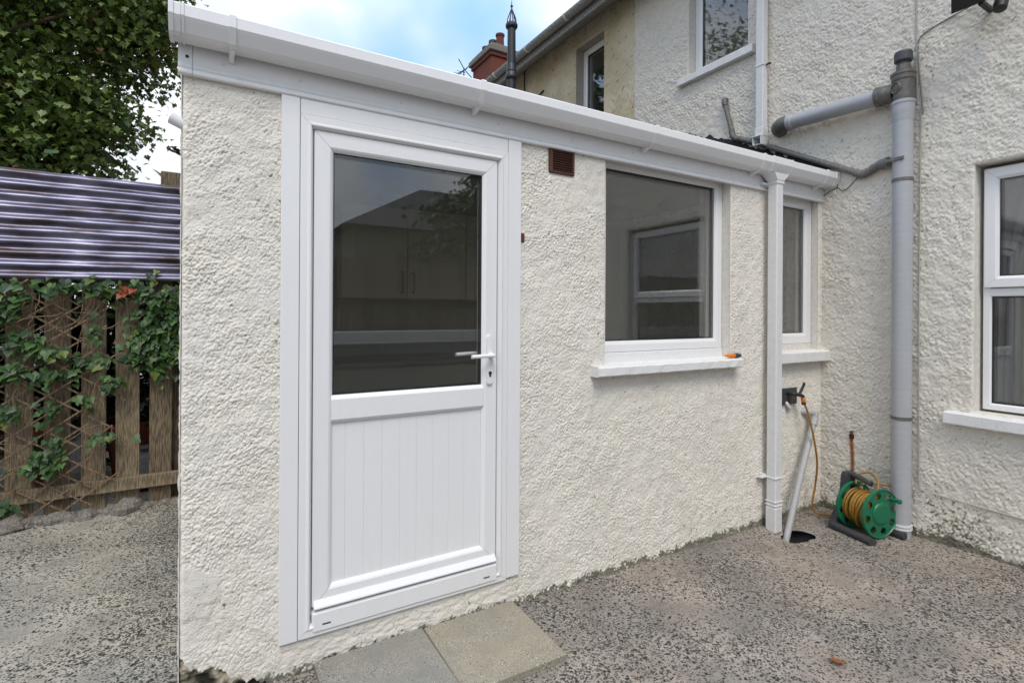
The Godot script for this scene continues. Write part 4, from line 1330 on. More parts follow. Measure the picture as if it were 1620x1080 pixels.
func neighbour() -> void:
	var h := thing("house", "yellow roughcast neighbouring house with grey gutter beyond the cream wall", "house")
	var Y := Vector3.UP
	var N := Vector3.LEFT
	var U := Vector3.BACK
	var ochre := Color(0.56, 0.475, 0.32)
	var holes := [Rect2(-3.01, 3.2, 0.53, 1.34)]
	var paint := func(z: float, y: float, _h: float) -> Color:
		var c := painted(z + 40.0, y, 0.05 + 0.12 * smoothstep(4.2, 4.7, y), ochre)
		var worn := clampf(n_low.get_noise_2d(z * 900.0, y * 900.0) * 2.0 + 0.55, 0.0, 1.0)
		return c.lerp(c * Color(1.25, 1.32, 1.55), worn * 0.6)
	cast_wall(h, "wall", Vector2(-8.0, -1.967), Vector2(2.4, 4.76), holes, 0.018,
		func(u, v, k): return Vector3(XH + 0.006 - k, v, u), func(z, y): return rough(z + 40.0, y) * 0.011, paint, N, M.wall)
	for s in [[-8.0, -3.01, -0.3, 4.74], [-3.01, -2.48, -0.3, 3.2], [-3.01, -2.48, 4.54, 4.74], [-2.48, -1.967, -0.3, 4.74]]:
		bx(h, "masonry", Vector3(XH + 0.0075, s[2], s[0]), Vector3(XH + 0.28, s[3], s[1]), M.plaster, 0.0)
	bx(h, "end_wall", Vector3(XH + 0.281, -0.3, -8.0), Vector3(9.0, 4.72, -7.75), M.plaster, 0.0)
	bx(h, "front_wall", Vector3(9.0, -0.3, -8.0), Vector3(9.25, 4.72, -1.968), M.plaster, 0.0)
	eaves(h, -8.2, -1.97)
	var w := holder("window", h)
	tag(w, "narrow white window deep in the yellow wall", "")
	var O := Vector3(XH + 0.13, 0, 0)
	mitred(w, Rect2(-3.005, 3.25, 0.52, 1.285), [[0.0, -0.06], [0.0, 0.010], [0.003, 0.013], [0.05, 0.013], [0.068, 0.004], [0.07, -0.06]], O, U, Y, N, M.upvc)
	glazing(w, Rect2(-2.935, 3.32, 0.38, 1.145), O - N * 0.010, U, Y, N)
	chimney(h, Vector3(5.6, 6.2, -3.2), 0.3, 0.5, 1.1, 3)
	tb(h, "wall_hook", [Vector3(XH, 4.30, -3.72), Vector3(XH - 0.10, 4.16, -3.86)], 0.012, M.iron, 8)
	tb(h, "service_cable", [Vector3(XH - 0.02, 4.74, -4.2), Vector3(XH - 0.02, 3.3, -4.2)], 0.01, M.seal, 6)
	# cast-iron vent pole with a crown finial
	var p := thing("vent_pole", "black cast iron vent pole with spiked crown above the white gutter", "pole", Vector3(2.62, GY, -2.78))
	p.scale = Vector3(0.78, 1.0, 0.78)
	var b := MB.new()
	b.lathe([[0.09, 0.0], [0.075, 0.12], [0.062, 0.2], [0.062, 3.97], [0.085, 3.98], [0.088, 4.0], [0.080, 4.03], [0.070, 4.05], [0.075, 4.06], [0.068, 4.10], [0.060, 4.14], [0.058, 4.9 - GY * 0.0 - 0.36]], Vector3.ZERO, Vector3.UP, 24)
	obj("pole", b.mesh(), M.iron, p)
	b = MB.new()
	b.lathe([[0.058, 4.53], [0.075, 4.535], [0.086, 4.55], [0.086, 4.575], [0.07, 4.59], [0.05, 4.592]], Vector3.ZERO, Vector3.UP, 24)
	obj("collar", b.mesh(), M.iron, p)
	for k in 8:
		var a := TAU * k / 8.0
		var o := Vector3(cos(a), 0, sin(a))
		b = MB.new()
		b.tube(curve([o * 0.07 + Vector3(0, 4.58, 0), o * 0.06 + Vector3(0, 4.64, 0), o * 0.03 + Vector3(0, 4.70, 0), o * 0.006 + Vector3(0, 4.75, 0)], 3), 0.006, 6)
		obj("crown_bar", b.mesh(), M.iron, p)
	b = MB.new()
	b.lathe([[0.0, 4.72], [0.016, 4.735], [0.010, 4.75], [0.008, 4.765], [0.022, 4.78], [0.008, 4.795], [0.006, 4.81], [0.0, 4.87]], Vector3.ZERO, Vector3.UP, 12)
	obj("spike", b.mesh(), M.iron, p)
	# a house further along, of which the chimney shows
	var f := thing("house", "distant red brick house whose chimney rises beyond the yellow wall", "house", Vector3(6.0, GY, -10.6))
	bx(f, "wall", Vector3(-1.8, 0, -2.0), Vector3(5.0, 5.2, 1.2), M.brick, 0.0)
	var rb := MB.new()
	rb.extrude(PackedVector2Array([Vector2(-2.1, 5.2), Vector2(1.0, 7.0), Vector2(5.3, 5.2)]), Vector3(0, 0, -2.2), Vector3.RIGHT, Y, U * 3.6)
	obj("roof", rb.mesh(), M.roof_far, f)
	chimney(f, Vector3(0.05, 6.62, 0.95), 0.32, 0.52, 1.45, 3)
	# aerial on the far chimney
	var t := thing("television_aerial", "thin black television aerial beside the distant brick chimney", "aerial", Vector3(5.55, 7.0, -10.35))
	tb(t, "mast", [Vector3(0, -0.9, 0), Vector3(0, 0.75, 0)], 0.016, M.iron, 6)
	var A := Vector3(0.0, 0.67, 0.05)
	var along := Vector3(-0.22, 0.02, -0.97).normalized()
	tb(t, "boom", [A - along * 0.1, A + along * 1.35], 0.012, M.iron, 6)
	for i in 9:
		var q := A + along * (0.15 + i * 0.14)
		tb(t, "element", [q - Vector3(0.13, 0, 0), q + Vector3(0.13, 0, 0)], 0.006, M.iron, 5)
	tb(t, "reflector", [A + Vector3(-0.2, 0.22, 0.05), A, A + Vector3(0.2, -0.2, 0.05)], 0.012, M.iron, 5)
	tb(t, "reflector", [A + Vector3(-0.2, -0.2, 0.05), A, A + Vector3(0.2, 0.22, 0.05)], 0.012, M.iron, 5)


func leaf_mesh(lobes: Array, size: float, fold := 0.18) -> ArrayMesh:
	var b := MB.new()
	var n := lobes.size()
	for i in n - 1:
		var p: Vector2 = lobes[i] * size
		var q: Vector2 = lobes[i + 1] * size
		var m := Vector2(0, 0.42) * size
		b.flat(Vector3(m.x, 0.0, m.y), Vector3(p.x, absf(p.x) * fold - 0.10 * p.y * p.y / size, p.y), Vector3(q.x, absf(q.x) * fold - 0.10 * q.y * q.y / size, q.y), Vector3.UP)
	return b.mesh()

func maple() -> Array:
	var half := [Vector2(0.02, 0.0), Vector2(0.30, -0.03), Vector2(0.27, 0.16), Vector2(0.52, 0.36), Vector2(0.28, 0.48), Vector2(0.30, 0.62), Vector2(0.14, 0.66), Vector2(0.0, 1.0)]
	var out := half.duplicate()
	for i in range(half.size() - 2, -1, -1):
		out.append(Vector2(-half[i].x, half[i].y))
	return out

func ivy_shape() -> Array:
	var half := [Vector2(0.02, 0.05), Vector2(0.28, -0.05), Vector2(0.45, 0.2), Vector2(0.40, 0.42), Vector2(0.22, 0.55), Vector2(0.16, 0.75), Vector2(0.0, 1.0)]
	var out := half.duplicate()
	for i in range(half.size() - 2, -1, -1):
		out.append(Vector2(-half[i].x, half[i].y))
	return out

func leaf_material(c: Color) -> StandardMaterial3D:
	var m := mat(c, 0.5)
	m.vertex_color_use_as_albedo = true
	m.cull_mode = BaseMaterial3D.CULL_DISABLED
	m.backlight_enabled = true
	m.backlight = Color(0.35, 0.4, 0.12)
	return m

func multi(called: String, mesh: Mesh, material: Material, xf: Array, cols: Array, parent: Node3D) -> MultiMeshInstance3D:
	var mm := MultiMesh.new()
	mm.transform_format = MultiMesh.TRANSFORM_3D
	mm.use_colors = true
	mm.mesh = mesh
	mm.instance_count = xf.size()
	for i in xf.size():
		mm.set_instance_transform(i, xf[i])
		mm.set_instance_color(i, cols[i])
	var o := MultiMeshInstance3D.new()
	o.name = called
	o.multimesh = mm
	o.material_override = material
	parent.add_child(o, true)
	o.set_meta("kind", "stuff")
	return o

func side_passage() -> void:
	var zf := -2.33
	# board fence
	var f := thing("board_fence", "weathered wooden board fence with gaps at the end of the passage", "fence")
	var w := 0.139
	var step := 0.1885
	for i in 14:
		var x := -0.470 - w - (i - 1) * step
		var m := MB.new()
		var top := 1.95 + rng.randf_range(-0.02, 0.02)
		m.bbox(Vector3(-w / 2 + rng.randf_range(0, 0.004), GY - 0.02, -0.011), Vector3(w / 2 - rng.randf_range(0, 0.004), top, 0.011), 0.003)
		var o := obj("board", m.mesh(), M.wood if i % 3 != 1 else M.wood_dark, f)
		o.transform = Transform3D(Basis(Vector3(0, 0, 1), rng.randf_range(-0.006, 0.006)), Vector3(x + w / 2, 0, zf))
	bx(f, "rail", Vector3(-3.1, 0.028, zf + 0.012), Vector3(-0.2, 0.118, zf + 0.055), M.wood, 0.004)
	bx(f, "rail", Vector3(-3.1, 1.50, zf - 0.055), Vector3(-0.2, 1.59, zf - 0.012), M.wood_dark, 0.004)
	bx(f, "post", Vector3(-0.55, GY - 0.1, zf - 0.16), Vector3(-0.40, 2.29, zf - 0.06), M.wood_dark, 0.005)
	bx(f, "post", Vector3(-2.35, GY - 0.1, zf - 0.16), Vector3(-2.25, 2.0, zf - 0.06), M.wood_dark, 0.005)
	# corrugated plastic sheet fixed along the fence top
	var s := MB.new()
	var rows := 100
	var waves := 9.6
	var cols := 46
	var pos := func(u: float, v: float) -> Vector3:
		var x := lerpf(-2.6, -0.30, u)
		var y := 1.468 + v * 0.70 + 0.03 * (u - 0.5) * (1.0 - v) + 0.0035 * n_low.get_noise_2d(x * 900.0, v * 400.0)
		var dent := 0.6 * exp(-pow((x + 0.98) / 0.05, 2.0))
		var a := 0.0115 * (1.0 - dent * 0.5)
		return Vector3(x, y, zf + 0.085 + a * sin(v * waves * TAU) - 0.03 * v + 0.01 * n_low.get_noise_2d(x * 500.0, 40.0 + v * 300.0))
	for i in cols:
		for j in rows:
			var q := []
			var nn := []
			for k in [[0, 0], [1, 0], [1, 1], [0, 1]]:
				var u: float = (i + k[0]) / float(cols)
				var v: float = (j + k[1]) / float(rows)
				q.append(pos.call(u, v))
				var a: Vector3 = pos.call(u + 0.002, v) - pos.call(u - 0.002, v)
				var c: Vector3 = pos.call(u, v + 0.001) - pos.call(u, v - 0.001)
				var n := a.cross(c).normalized()
				nn.append(n if n.z > 0 else -n)
			s.smooth(q[0], q[1], q[2], q[3], nn[0], nn[1], nn[2], nn[3])
	var sm := mat(lin(0.24, 0.245, 0.31), 0.40)
	s.use_uv = true
	for i in s.v.size():
		s.uv[i] = Vector2(s.v[i].x * 0.55, s.v[i].y * 1.9)
	sm.albedo_texture = ntex(noise(FastNoiseLite.TYPE_SIMPLEX_SMOOTH, 0.008, 97, 5), 512, [[0.15, Color(0.55, 0.48, 0.45)], [0.35, Color(0.72, 0.69, 0.74)], [0.6, Color(0.88, 0.87, 0.93)], [0.85, Color(1.0, 0.98, 1.0)]])
	sm.metallic = 0.8
	sm.clearcoat_enabled = true
	sm.clearcoat = 0.25
	sm.clearcoat_roughness = 0.3
	single("corrugated_sheet", s.mesh(), sm, "dark purple corrugated plastic sheet along the top of the board fence", "sheet")
	# expanding trellis
	var t := thing("trellis", "thin brown diamond trellis leaning on the board fence", "trellis", Vector3(0, 0, zf + 0.075))
	for k in range(-14, 30):
		for dir in [-1.0, 1.0]:
			var x0 := -2.6 + k * 0.162
			var slope := 0.72
			# clip to the trellis outline
			var a := Vector2(x0, -0.10)
			var pts := []
			for i in 61:
				var y := -0.10 + i * 0.027
				var x: float = x0 + dir * (y + 0.1) / slope
				if x < -0.83 - 0.10 * sin(k * 2.7) and x > -2.6 and y < 1.47 - 0.05 * absf(sin(k * 1.9)):
					pts.append(Vector2(x, y))
			if pts.size() < 3:
				continue
			if k % 7 == 3 and dir > 0:
				pts = pts.slice(pts.size() / 2)
			var m := MB.new()
			var p0: Vector2 = pts[0]
			var p1: Vector2 = pts[-1]
			var zz := 0.006 if dir > 0 else 0.0
			var d := (p1 - p0).normalized()
			var pr := Vector3(-d.y, d.x, 0)
			m.extrude(PackedVector2Array([Vector2(-0.005, -0.0028), Vector2(0.005, -0.0028), Vector2(0.005, 0.0028), Vector2(-0.005, 0.0028)]), Vector3(p0.x, p0.y, zz), pr, Vector3.BACK, Vector3(p1.x - p0.x, p1.y - p0.y, 0.012 * sin(k * 3.3)))
			obj("slat", m.mesh(), M.trellis, t)
	ivy(zf)
	# rubble along the foot of the fence
	for i in 16:
		var m := MB.new()
		var r := rng.randf_range(0.03, 0.07) * (1.0 if i % 4 else 1.4)
		var sd := i * 37.0
		var P := func(a: float, bb: float) -> Vector3:
			var d := Vector3(cos(a) * cos(bb), sin(bb), sin(a) * cos(bb))
			var k := 1.0 + 0.38 * n_mid.get_noise_3d(d.x * 60.0 + sd * 5.0, d.y * 60.0, d.z * 60.0)
			return Vector3(d.x * r * 1.3, d.y * r * 0.75, d.z * r) * k
		for ia in 14:
			for ib in 8:
				var a0 := TAU * ia / 14.0; var a1 := TAU * (ia + 1) / 14.0
				var b0 := -PI / 2 + PI * ib / 8.0; var b1 := -PI / 2 + PI * (ib + 1) / 8.0
				m.quad(P.call(a0, b0), P.call(a1, b0), P.call(a1, b1), P.call(a0, b1), P.call((a0 + a1) / 2, (b0 + b1) / 2))
		var o := single("rubble_stone", m.mesh(), M.stone, "rough grey lump of rubble lying along the foot of the board fence", "stone", "rubble along the fence foot")
		o.position = Vector3(-0.40 - i * 0.075 - rng.randf() * 0.03, GY + 0.03 + r * 0.25, zf + 0.085 + rng.randf_range(-0.02, 0.03))
		o.rotation.y = rng.randf() * TAU
	# the neighbour's yard, glimpsed through the gaps
	for q in [[-0.80, -3.1, 0.16, "tall terracotta flower pot behind the board fence"], [-1.32, -3.2, 0.13, "squat terracotta flower pot behind the trellis"]]:
		var p := thing("flower_pot", q[3], "pot", Vector3(q[0], GY, q[1]))
		var m := MB.new()
		m.lathe([[0.0, 0.0], [q[2] * 0.65, 0.0], [q[2], 0.42], [q[2] * 1.12, 0.42], [q[2] * 1.12, 0.5], [q[2], 0.5], [q[2] * 0.9, 0.45], [0.0, 0.44]], Vector3.ZERO, Vector3.UP, 20)
		obj("pot", m.mesh(), grained(lin(0.30, 0.08, 0.04), 0.9, 0.3, 0.3, 0.1, 0.03, 98), p)
	for q in [[-1.12, -2.95, 0.5, "white plastic bag of rubble behind the trellis"], [-0.68, -2.9, 0.32, "white plastic bag of rubble behind bare fence boards"]]:
		var m := MB.new()
		m.lathe([[0.0, 0.0], [0.14, 0.02], [0.17, q[2] * 0.4], [0.12, q[2] * 0.8], [0.04, q[2] * 0.9], [0.07, q[2]], [0.0, q[2]]], Vector3.ZERO, Vector3.UP, 14)
		var o := single("rubble_bag", m.mesh(), grained(lin(0.5, 0.5, 0.5), 0.5, 0.4, 0.2, 1.0, 0.03, 99), q[3], "bag")
		o.position = Vector3(q[0], GY, q[1])
	var bw := thing("brick_wall", "low red brick wall in the yard behind the board fence", "wall", Vector3(0, 0, -4.4))
	for row in 9:
		for i in 16:
			var x := -3.4 + i * 0.225 + (0.11 if row % 2 else 0.0)
			bx(bw, "brick", Vector3(x, GY + row * 0.075, -0.05 + rng.randf_range(-0.003, 0.003)), Vector3(x + 0.215, GY + row * 0.075 + 0.065, 0.05), M.brick, 0.004)
	bx(bw, "mortar", Vector3(-3.4, GY - 0.02, -0.045), Vector3(0.3, GY + 0.66, 0.042), M.stone, 0.0)
	# dark shrub behind the fence
	var sh := thing("shrub", "dark green shrub growing behind the board fence", "shrub", Vector3(-1.3, GY, -3.35))
	tb(sh, "stem", [Vector3(0, 0, 0), Vector3(0.1, 0.9, 0.05), Vector3(0.0, 1.7, 0)], 0.03, M.wood_dark, 8)
	var xf := []
	var cl := []
	for i in 5200:
		var d := Vector3(rng.randfn(0.25, 0.75), 1.15 + rng.randfn(0, 0.5), rng.randfn(0, 0.2))
		if d.y < 0.1: continue
		xf.append(Transform3D(Basis.from_euler(Vector3(rng.randf_range(-0.9, 0.5), rng.randf() * TAU, rng.randf_range(-0.6, 0.6))).scaled(Vector3.ONE * rng.randf_range(0.7, 1.2)), d))
		var k := rng.randf_range(0.6, 1.1)
		cl.append(Color(0.03 * k, 0.065 * k, 0.015 * k))
	multi("crown", leaf_mesh(ivy_shape(), 0.12), leaf_material(Color(1, 1, 1)), xf, cl, sh)


# ivy hanging over the fence: clumps with their own stems
func ivy(zf: float) -> void:
	var iv := thing("ivy_plant", "green ivy hanging over the fence below the corrugated sheet", "ivy", Vector3(0, 0, zf + 0.10))
	var clumps := [ # x, y, rx, ry, leaves
		[-0.50, 1.36, 0.16, 0.10, 150], [-0.46, 1.18, 0.10, 0.14, 140], [-0.60, 1.12, 0.12, 0.14, 150], [-0.47, 0.98, 0.08, 0.10, 90], [-0.66, 0.97, 0.09, 0.06, 60], [-0.55, 0.90, 0.06, 0.08, 40],
		[-0.78, 1.42, 0.16, 0.05, 60], [-1.02, 1.43, 0.14, 0.05, 46], [-1.30, 1.38, 0.12, 0.09, 55], [-1.36, 1.25, 0.10, 0.08, 34], [-1.28, 1.08, 0.13, 0.06, 40], [-1.14, 1.0, 0.12, 0.05, 40],
		[-0.92, 0.93, 0.12, 0.05, 26], [-1.34, 0.90, 0.14, 0.06, 40], [-1.15, 0.86, 0.10, 0.05, 40], [-0.80, 0.80, 0.07, 0.05, 22], [-1.33, 0.62, 0.08, 0.05, 24], [-0.86, 0.42, 0.08, 0.035, 16],
		[-1.16, 0.30, 0.10, 0.07, 44], [-1.08, 0.42, 0.07, 0.06, 18], [-1.36, 0.02, 0.06, 0.04, 16], [-0.90, 1.15, 0.05, 0.07, 16], [-1.9, 1.1, 0.3, 0.35, 260], [-1.12, 0.62, 0.08, 0.06, 16], [-0.95, 0.66, 0.06, 0.05, 12]]
	var xf := []
	var cl := []
	for c in clumps:
		for i in c[4]:
			var p := Vector3(c[0] + rng.randfn(0, 0.55) * c[2], c[1] + rng.randfn(0, 0.6) * c[3], rng.randf_range(-0.035, 0.045))
			var s := rng.randf_range(0.55, 1.15)
			# blades hang: stalk up, tip down and outwards
			var bs := Basis(Vector3.RIGHT, rng.randf_range(0.5, 1.35)) * Basis(Vector3.UP, rng.randf_range(-0.9, 0.9))
			bs = Basis(Vector3.UP, rng.randf_range(-0.8, 0.8)) * bs
			xf.append(Transform3D(bs.scaled(Vector3.ONE * s), p))
			var k := rng.randf_range(0.4, 1.05)
			var yl := rng.randf()
			var col := Color(0.05, 0.12, 0.022) * k
			if yl > 0.95:
				col = Color(0.16, 0.21, 0.03) * k
			elif yl < 0.30:
				col = Color(0.03, 0.075, 0.026) * k
			cl.append(Color(col.r, col.g, col.b))
	for i in 6:
		xf.append(Transform3D(Basis.from_euler(Vector3(rng.randf_range(0.5, 1.2), rng.randf_range(-0.9, 0.9), rng.randf_range(-0.5, 0.5))), Vector3(-0.70 + rng.randfn(0, 0.03), 1.41 + rng.randfn(0, 0.025), 0.05)))
		cl.append(Color(0.24, 0.055, 0.02))
	multi("leaves", leaf_mesh(ivy_shape(), 0.062), leaf_material(Color(1, 1, 1)), xf, cl, iv)
	for i in 34:
		var x := rng.randf_range(-1.5, -0.75)
		var y := rng.randf_range(0.2, 1.45)
		if i < 16: y = rng.randf_range(1.15, 1.46)
		var a := rng.randf_range(-2.6, -0.5)
		var pts := [Vector3(x, y, rng.randf_range(-0.02, 0.03))]
		for k in 4:
			a += rng.randf_range(-0.6, 0.6)
			pts.append(pts[-1] + Vector3(cos(a), sin(a) * 0.8, rng.randf_range(-0.2, 0.2)) * rng.randf_range(0.04, 0.09))
		tb(iv, "stem", curve(pts, 3), rng.randf_range(0.002, 0.0045), M.trellis, 5)


func small_things() -> void:
	# paving slabs before the door
	var slab := func(x0: float, label: String, c: Color, sd: int, lift: float) -> void:
		var dn := func(u: float, v: float) -> float: return 0.10 + 0.12 * n_low.get_noise_2d(u * 500.0 + sd, v * 500.0) + (0.25 * smoothstep(0.22, 0.0, u) if sd == 1 else 0.10 * smoothstep(0.8, 1.0, v))
		var tex := aggregate(512, 3.2, 300 + sd * 10, c, c * Color(0.62, 0.62, 0.62), 0.015, dn, 0.35)
		var m := sheet_material(tex, 0.12)
		var b := MB.new()
		b.use_uv = true
		b.bbox(Vector3(-0.223, -0.036, -0.223), Vector3(0.223, 0.0, 0.223), 0.004)
		for i in b.v.size():
			var p := b.v[i]
			b.uv[i] = Vector2(p.x / 0.446 + 0.5 + p.y * 0.3, p.z / 0.446 + 0.5 + p.y * 1.4)
		var o := single("paving_slab", b.mesh(), m, label, "paving slab", "slabs before the door")
		o.position = Vector3(x0, -0.098 + lift, 0.238)
		o.rotation.y = 0.015 - 0.012 * sd
	slab.call(0.346, "grey concrete paving slab before the door, darker of the two", Color(0.555, 0.545, 0.515), 1, 0.0)
	slab.call(0.797, "yellowish buff concrete paving slab before the door", Color(0.60, 0.575, 0.52), 2, -0.005)
	# tap on its slate backing
	var t := thing("garden_tap", "dark garden tap on a grey wall plate beside the downpipe", "tap", Vector3(3.26, 0.70, 0.012))
	bx(t, "wall_plate", Vector3(-0.14, -0.055, -0.012), Vector3(0.085, 0.058, 0.008), M.grey, 0.003)
	var b := MB.new()
	b.tube(curve([Vector3(-0.03, 0.02, 0.005), Vector3(-0.03, 0.025, 0.05), Vector3(0.0, 0.02, 0.062), Vector3(0.045, 0.01, 0.066), Vector3(0.060, -0.005, 0.066)]), 0.012, 12)
	obj("body", b.mesh(), M.iron, t)
	b = MB.new()
	b.tube([Vector3(-0.03, 0.02, 0.03), Vector3(-0.03, -0.045, 0.032)], 0.010, 10)
	obj("inlet", b.mesh(), mat(lin(0.10, 0.055, 0.03), 0.4, 0.5), t)
	b = MB.new()
	b.tube(curve([Vector3(0.02, 0.022, 0.064), Vector3(0.04, 0.05, 0.066), Vector3(0.06, 0.085, 0.07), Vector3(0.062, 0.10, 0.07)]), 0.009, 10, true)
	obj("lever", b.mesh(), M.black, t)
	# hose: wound on the reel, led up to the tap
	var hz := thing("garden_hose", "yellow orange garden hose wound on the green reel and led to the tap", "hose")
	var nz := MB.new()
	nz.lathe([[0.012, 0.0], [0.015, 0.004], [0.015, 0.03], [0.012, 0.034], [0.012, 0.036]], Vector3(3.325, 0.665, 0.078), Vector3(-0.2, 1, 0), 16)
	obj("connector", nz.mesh(), M.orange, hz)
	nz = MB.new()
	nz.lathe([[0.010, 0.0], [0.0145, 0.002], [0.0145, 0.018], [0.010, 0.02]], Vector3(3.329, 0.645, 0.078), Vector3(-0.2, 1, 0), 16)
	obj("collar", nz.mesh(), M.grey, hz)
	var hr := 0.0068
	tb(hz, "feed", curve([Vector3(3.33, 0.66, 0.078), Vector3(3.345, 0.58, 0.10), Vector3(3.37, 0.44, 0.12), Vector3(3.42, 0.25, 0.12), Vector3(3.455, 0.08, 0.09), Vector3(3.43, -0.03, 0.085), Vector3(3.43, -0.095, 0.085), Vector3(3.455, -0.122, 0.11), Vector3(3.50, -0.126, 0.16), Vector3(3.44, -0.12, 0.26)], 8), hr, M.hose, 12)
	var R := Transform3D(Basis(Vector3.UP, -0.22), Vector3(3.435, GY - 0.008, 0.43))
	var hub := Vector3(0, 0.165, 0)
	var coil := []
	var turns := 26
	for i in turns * 20 + 1:
		var a := TAU * i / 20.0
		var k := i / 20.0
		var layer := int(k / 13.0)
		var zz := (fmod(k, 13.0) - 6.2) * 0.0118
		if layer % 2: zz = -zz
		var rr := 0.088 + layer * 0.013 + 0.006 * sin(a * 0.37) + 0.003 * sin(k * 2.1)
		coil.append(R * (hub + Vector3(cos(a) * rr, sin(a) * rr, zz + 0.008 * sin(k * 0.9))))
	tb(hz, "coil", coil, hr, M.hose, 9)
	# loose turns over the drum and the loop above it
	var lp := []
	for i in 15:
		var a := -2.6 + 4.5 * i / 14.0
		lp.append(R * (hub + Vector3(cos(a) * -0.124, sin(a) * 0.122, 0.03 + 0.045 * sin(a * 0.8))))
	tb(hz, "loose_turn", curve(lp, 4), hr, M.hose, 9)
	tb(hz, "loop", curve([R * Vector3(-0.10, 0.13, 0.055), R * Vector3(-0.06, 0.24, 0.07), R * Vector3(0.01, 0.315, 0.065), R * Vector3(0.05, 0.37, 0.02), R * Vector3(0.05, 0.385, -0.03), R * Vector3(0.01, 0.36, -0.07), R * Vector3(-0.02, 0.31, -0.06)], 8), hr, M.hose, 10)
	tb(hz, "tail", curve([R * Vector3(0.02, 0.30, -0.06), R * Vector3(0.08, 0.315, -0.02), R * Vector3(0.15, 0.31, 0.04), R * Vector3(0.20, 0.28, 0.07)], 6), hr, M.hose, 10)
	# reel
	var r := thing("hose_reel", "green hose reel on a grey stand between the drain and the soil pipe", "hose reel")
	r.transform = R
	for zc in [-0.088, 0.088]:
		var fl := MB.new()
		var hole_r := 0.021
		# flange built from sectors, with eight round openings near the rim
		var sectors := 96
		for side in [-1.0, 1.0]:
			for i in sectors:
				for ring in 9:
					var r0 := 0.05 + ring * 0.0105
					var r1 := r0 + 0.0105
					var a0 := TAU * i / sectors
					var a1 := TAU * (i + 1) / sectors
					var mid := Vector2.from_angle((a0 + a1) / 2) * (r0 + r1) / 2.0
					var open := false
					for h in 8:
						if (mid - Vector2.from_angle(TAU * h / 8.0 + 0.2) * 0.112).length() < hole_r:
							open = true
					if open: continue
					var q := []
					for k in [[r0, a0], [r1, a0], [r1, a1], [r0, a1]]:
						q.append(hub + Vector3(cos(k[1]) * k[0], sin(k[1]) * k[0], zc + side * 0.004))
					fl.quad(q[0], q[1], q[2], q[3], Vector3(0, 0, side))
		fl.lathe([[0.1445, -0.004], [0.149, -0.010], [0.152, -0.008], [0.152, 0.008], [0.149, 0.010], [0.1445, 0.004]], hub + Vector3(0, 0, zc), Vector3.BACK, 48)
		fl.lathe([[0.0, 0.016], [0.055, 0.016], [0.065, 0.012], [0.072, 0.005]], hub + Vector3(0, 0, zc), Vector3.BACK * signf(zc), 40)
		obj("flange", fl.mesh(), M.green, r)
	var dr := MB.new()
	dr.lathe([[0.078, -0.086], [0.078, 0.086]], hub, Vector3.BACK, 32)
	obj("drum", dr.mesh(), M.green, r)
	var kn := MB.new()
	kn.lathe([[0.014, 0.0], [0.012, 0.01], [0.011, 0.04], [0.015, 0.05], [0.014, 0.062], [0.0, 0.066]], hub + Vector3(0.085, 0.085, 0.092), Vector3.BACK, 16)
	obj("crank_knob", kn.mesh(), M.green, r)
	# stand
	var bk := MB.new()
	bk.extrude(PackedVector2Array([Vector2(-0.155, 0.0), Vector2(-0.145, 0.05), Vector2(-0.06, 0.19), Vector2(-0.042, 0.345), Vector2(-0.03, 0.365), Vector2(0.03, 0.365), Vector2(0.05, 0.345), Vector2(0.065, 0.20), Vector2(0.15, 0.06), Vector2(0.155, 0.0)]), Vector3(0, 0, -0.15), Vector3.RIGHT, Vector3.UP, Vector3(0, 0, 0.044))
	obj("upright", bk.mesh(), M.grey, r)
	for x in [-0.135, 0.135]:
		tb(r, "foot", curve([Vector3(x, 0.028, -0.13), Vector3(x, 0.026, -0.05), Vector3(x * 1.02, 0.025, 0.12), Vector3(x * 1.03, 0.025, 0.145)], 4), 0.025, M.grey, 16)
	tb(r, "handle", curve([Vector3(0, 0.345, -0.13), Vector3(0, 0.352, -0.08), Vector3(0, 0.342, -0.02), Vector3(0, 0.330, 0.03)], 5), 0.017, M.grey, 14)
	# nozzle left on the sill
	var sp := thing("hose_nozzle", "orange and dark green hose nozzle lying on the window sill", "nozzle", Vector3(2.545, 1.012, 0.035))
	var nm := MB.new()
	nm.lathe([[0.0, 0.0], [0.006, 0.0], [0.009, 0.02], [0.0135, 0.03], [0.0145, 0.06], [0.0125, 0.08]], Vector3.ZERO, Vector3(1, -0.02, 0.1), 18)
	obj("barrel", nm.mesh(), M.orange, sp)
	nm = MB.new()
	nm.lathe([[0.0125, 0.08], [0.015, 0.083], [0.015, 0.112], [0.011, 0.118], [0.011, 0.132], [0.0, 0.133]], Vector3.ZERO, Vector3(1, -0.02, 0.1), 18)
	obj("collar", nm.mesh(), M.grey, sp)
	# a dead leaf on the concrete
	var lf := single("dead_leaf", leaf_mesh(maple(), 0.07, 0.4), mat(lin(0.30, 0.10, 0.03), 0.7), "curled orange dead leaf lying on the concrete yard", "leaf")
	lf.transform = Transform3D(Basis.from_euler(Vector3(0.2, 2.0, 0.1)), Vector3(1.93, GY + 0.02, 1.03))


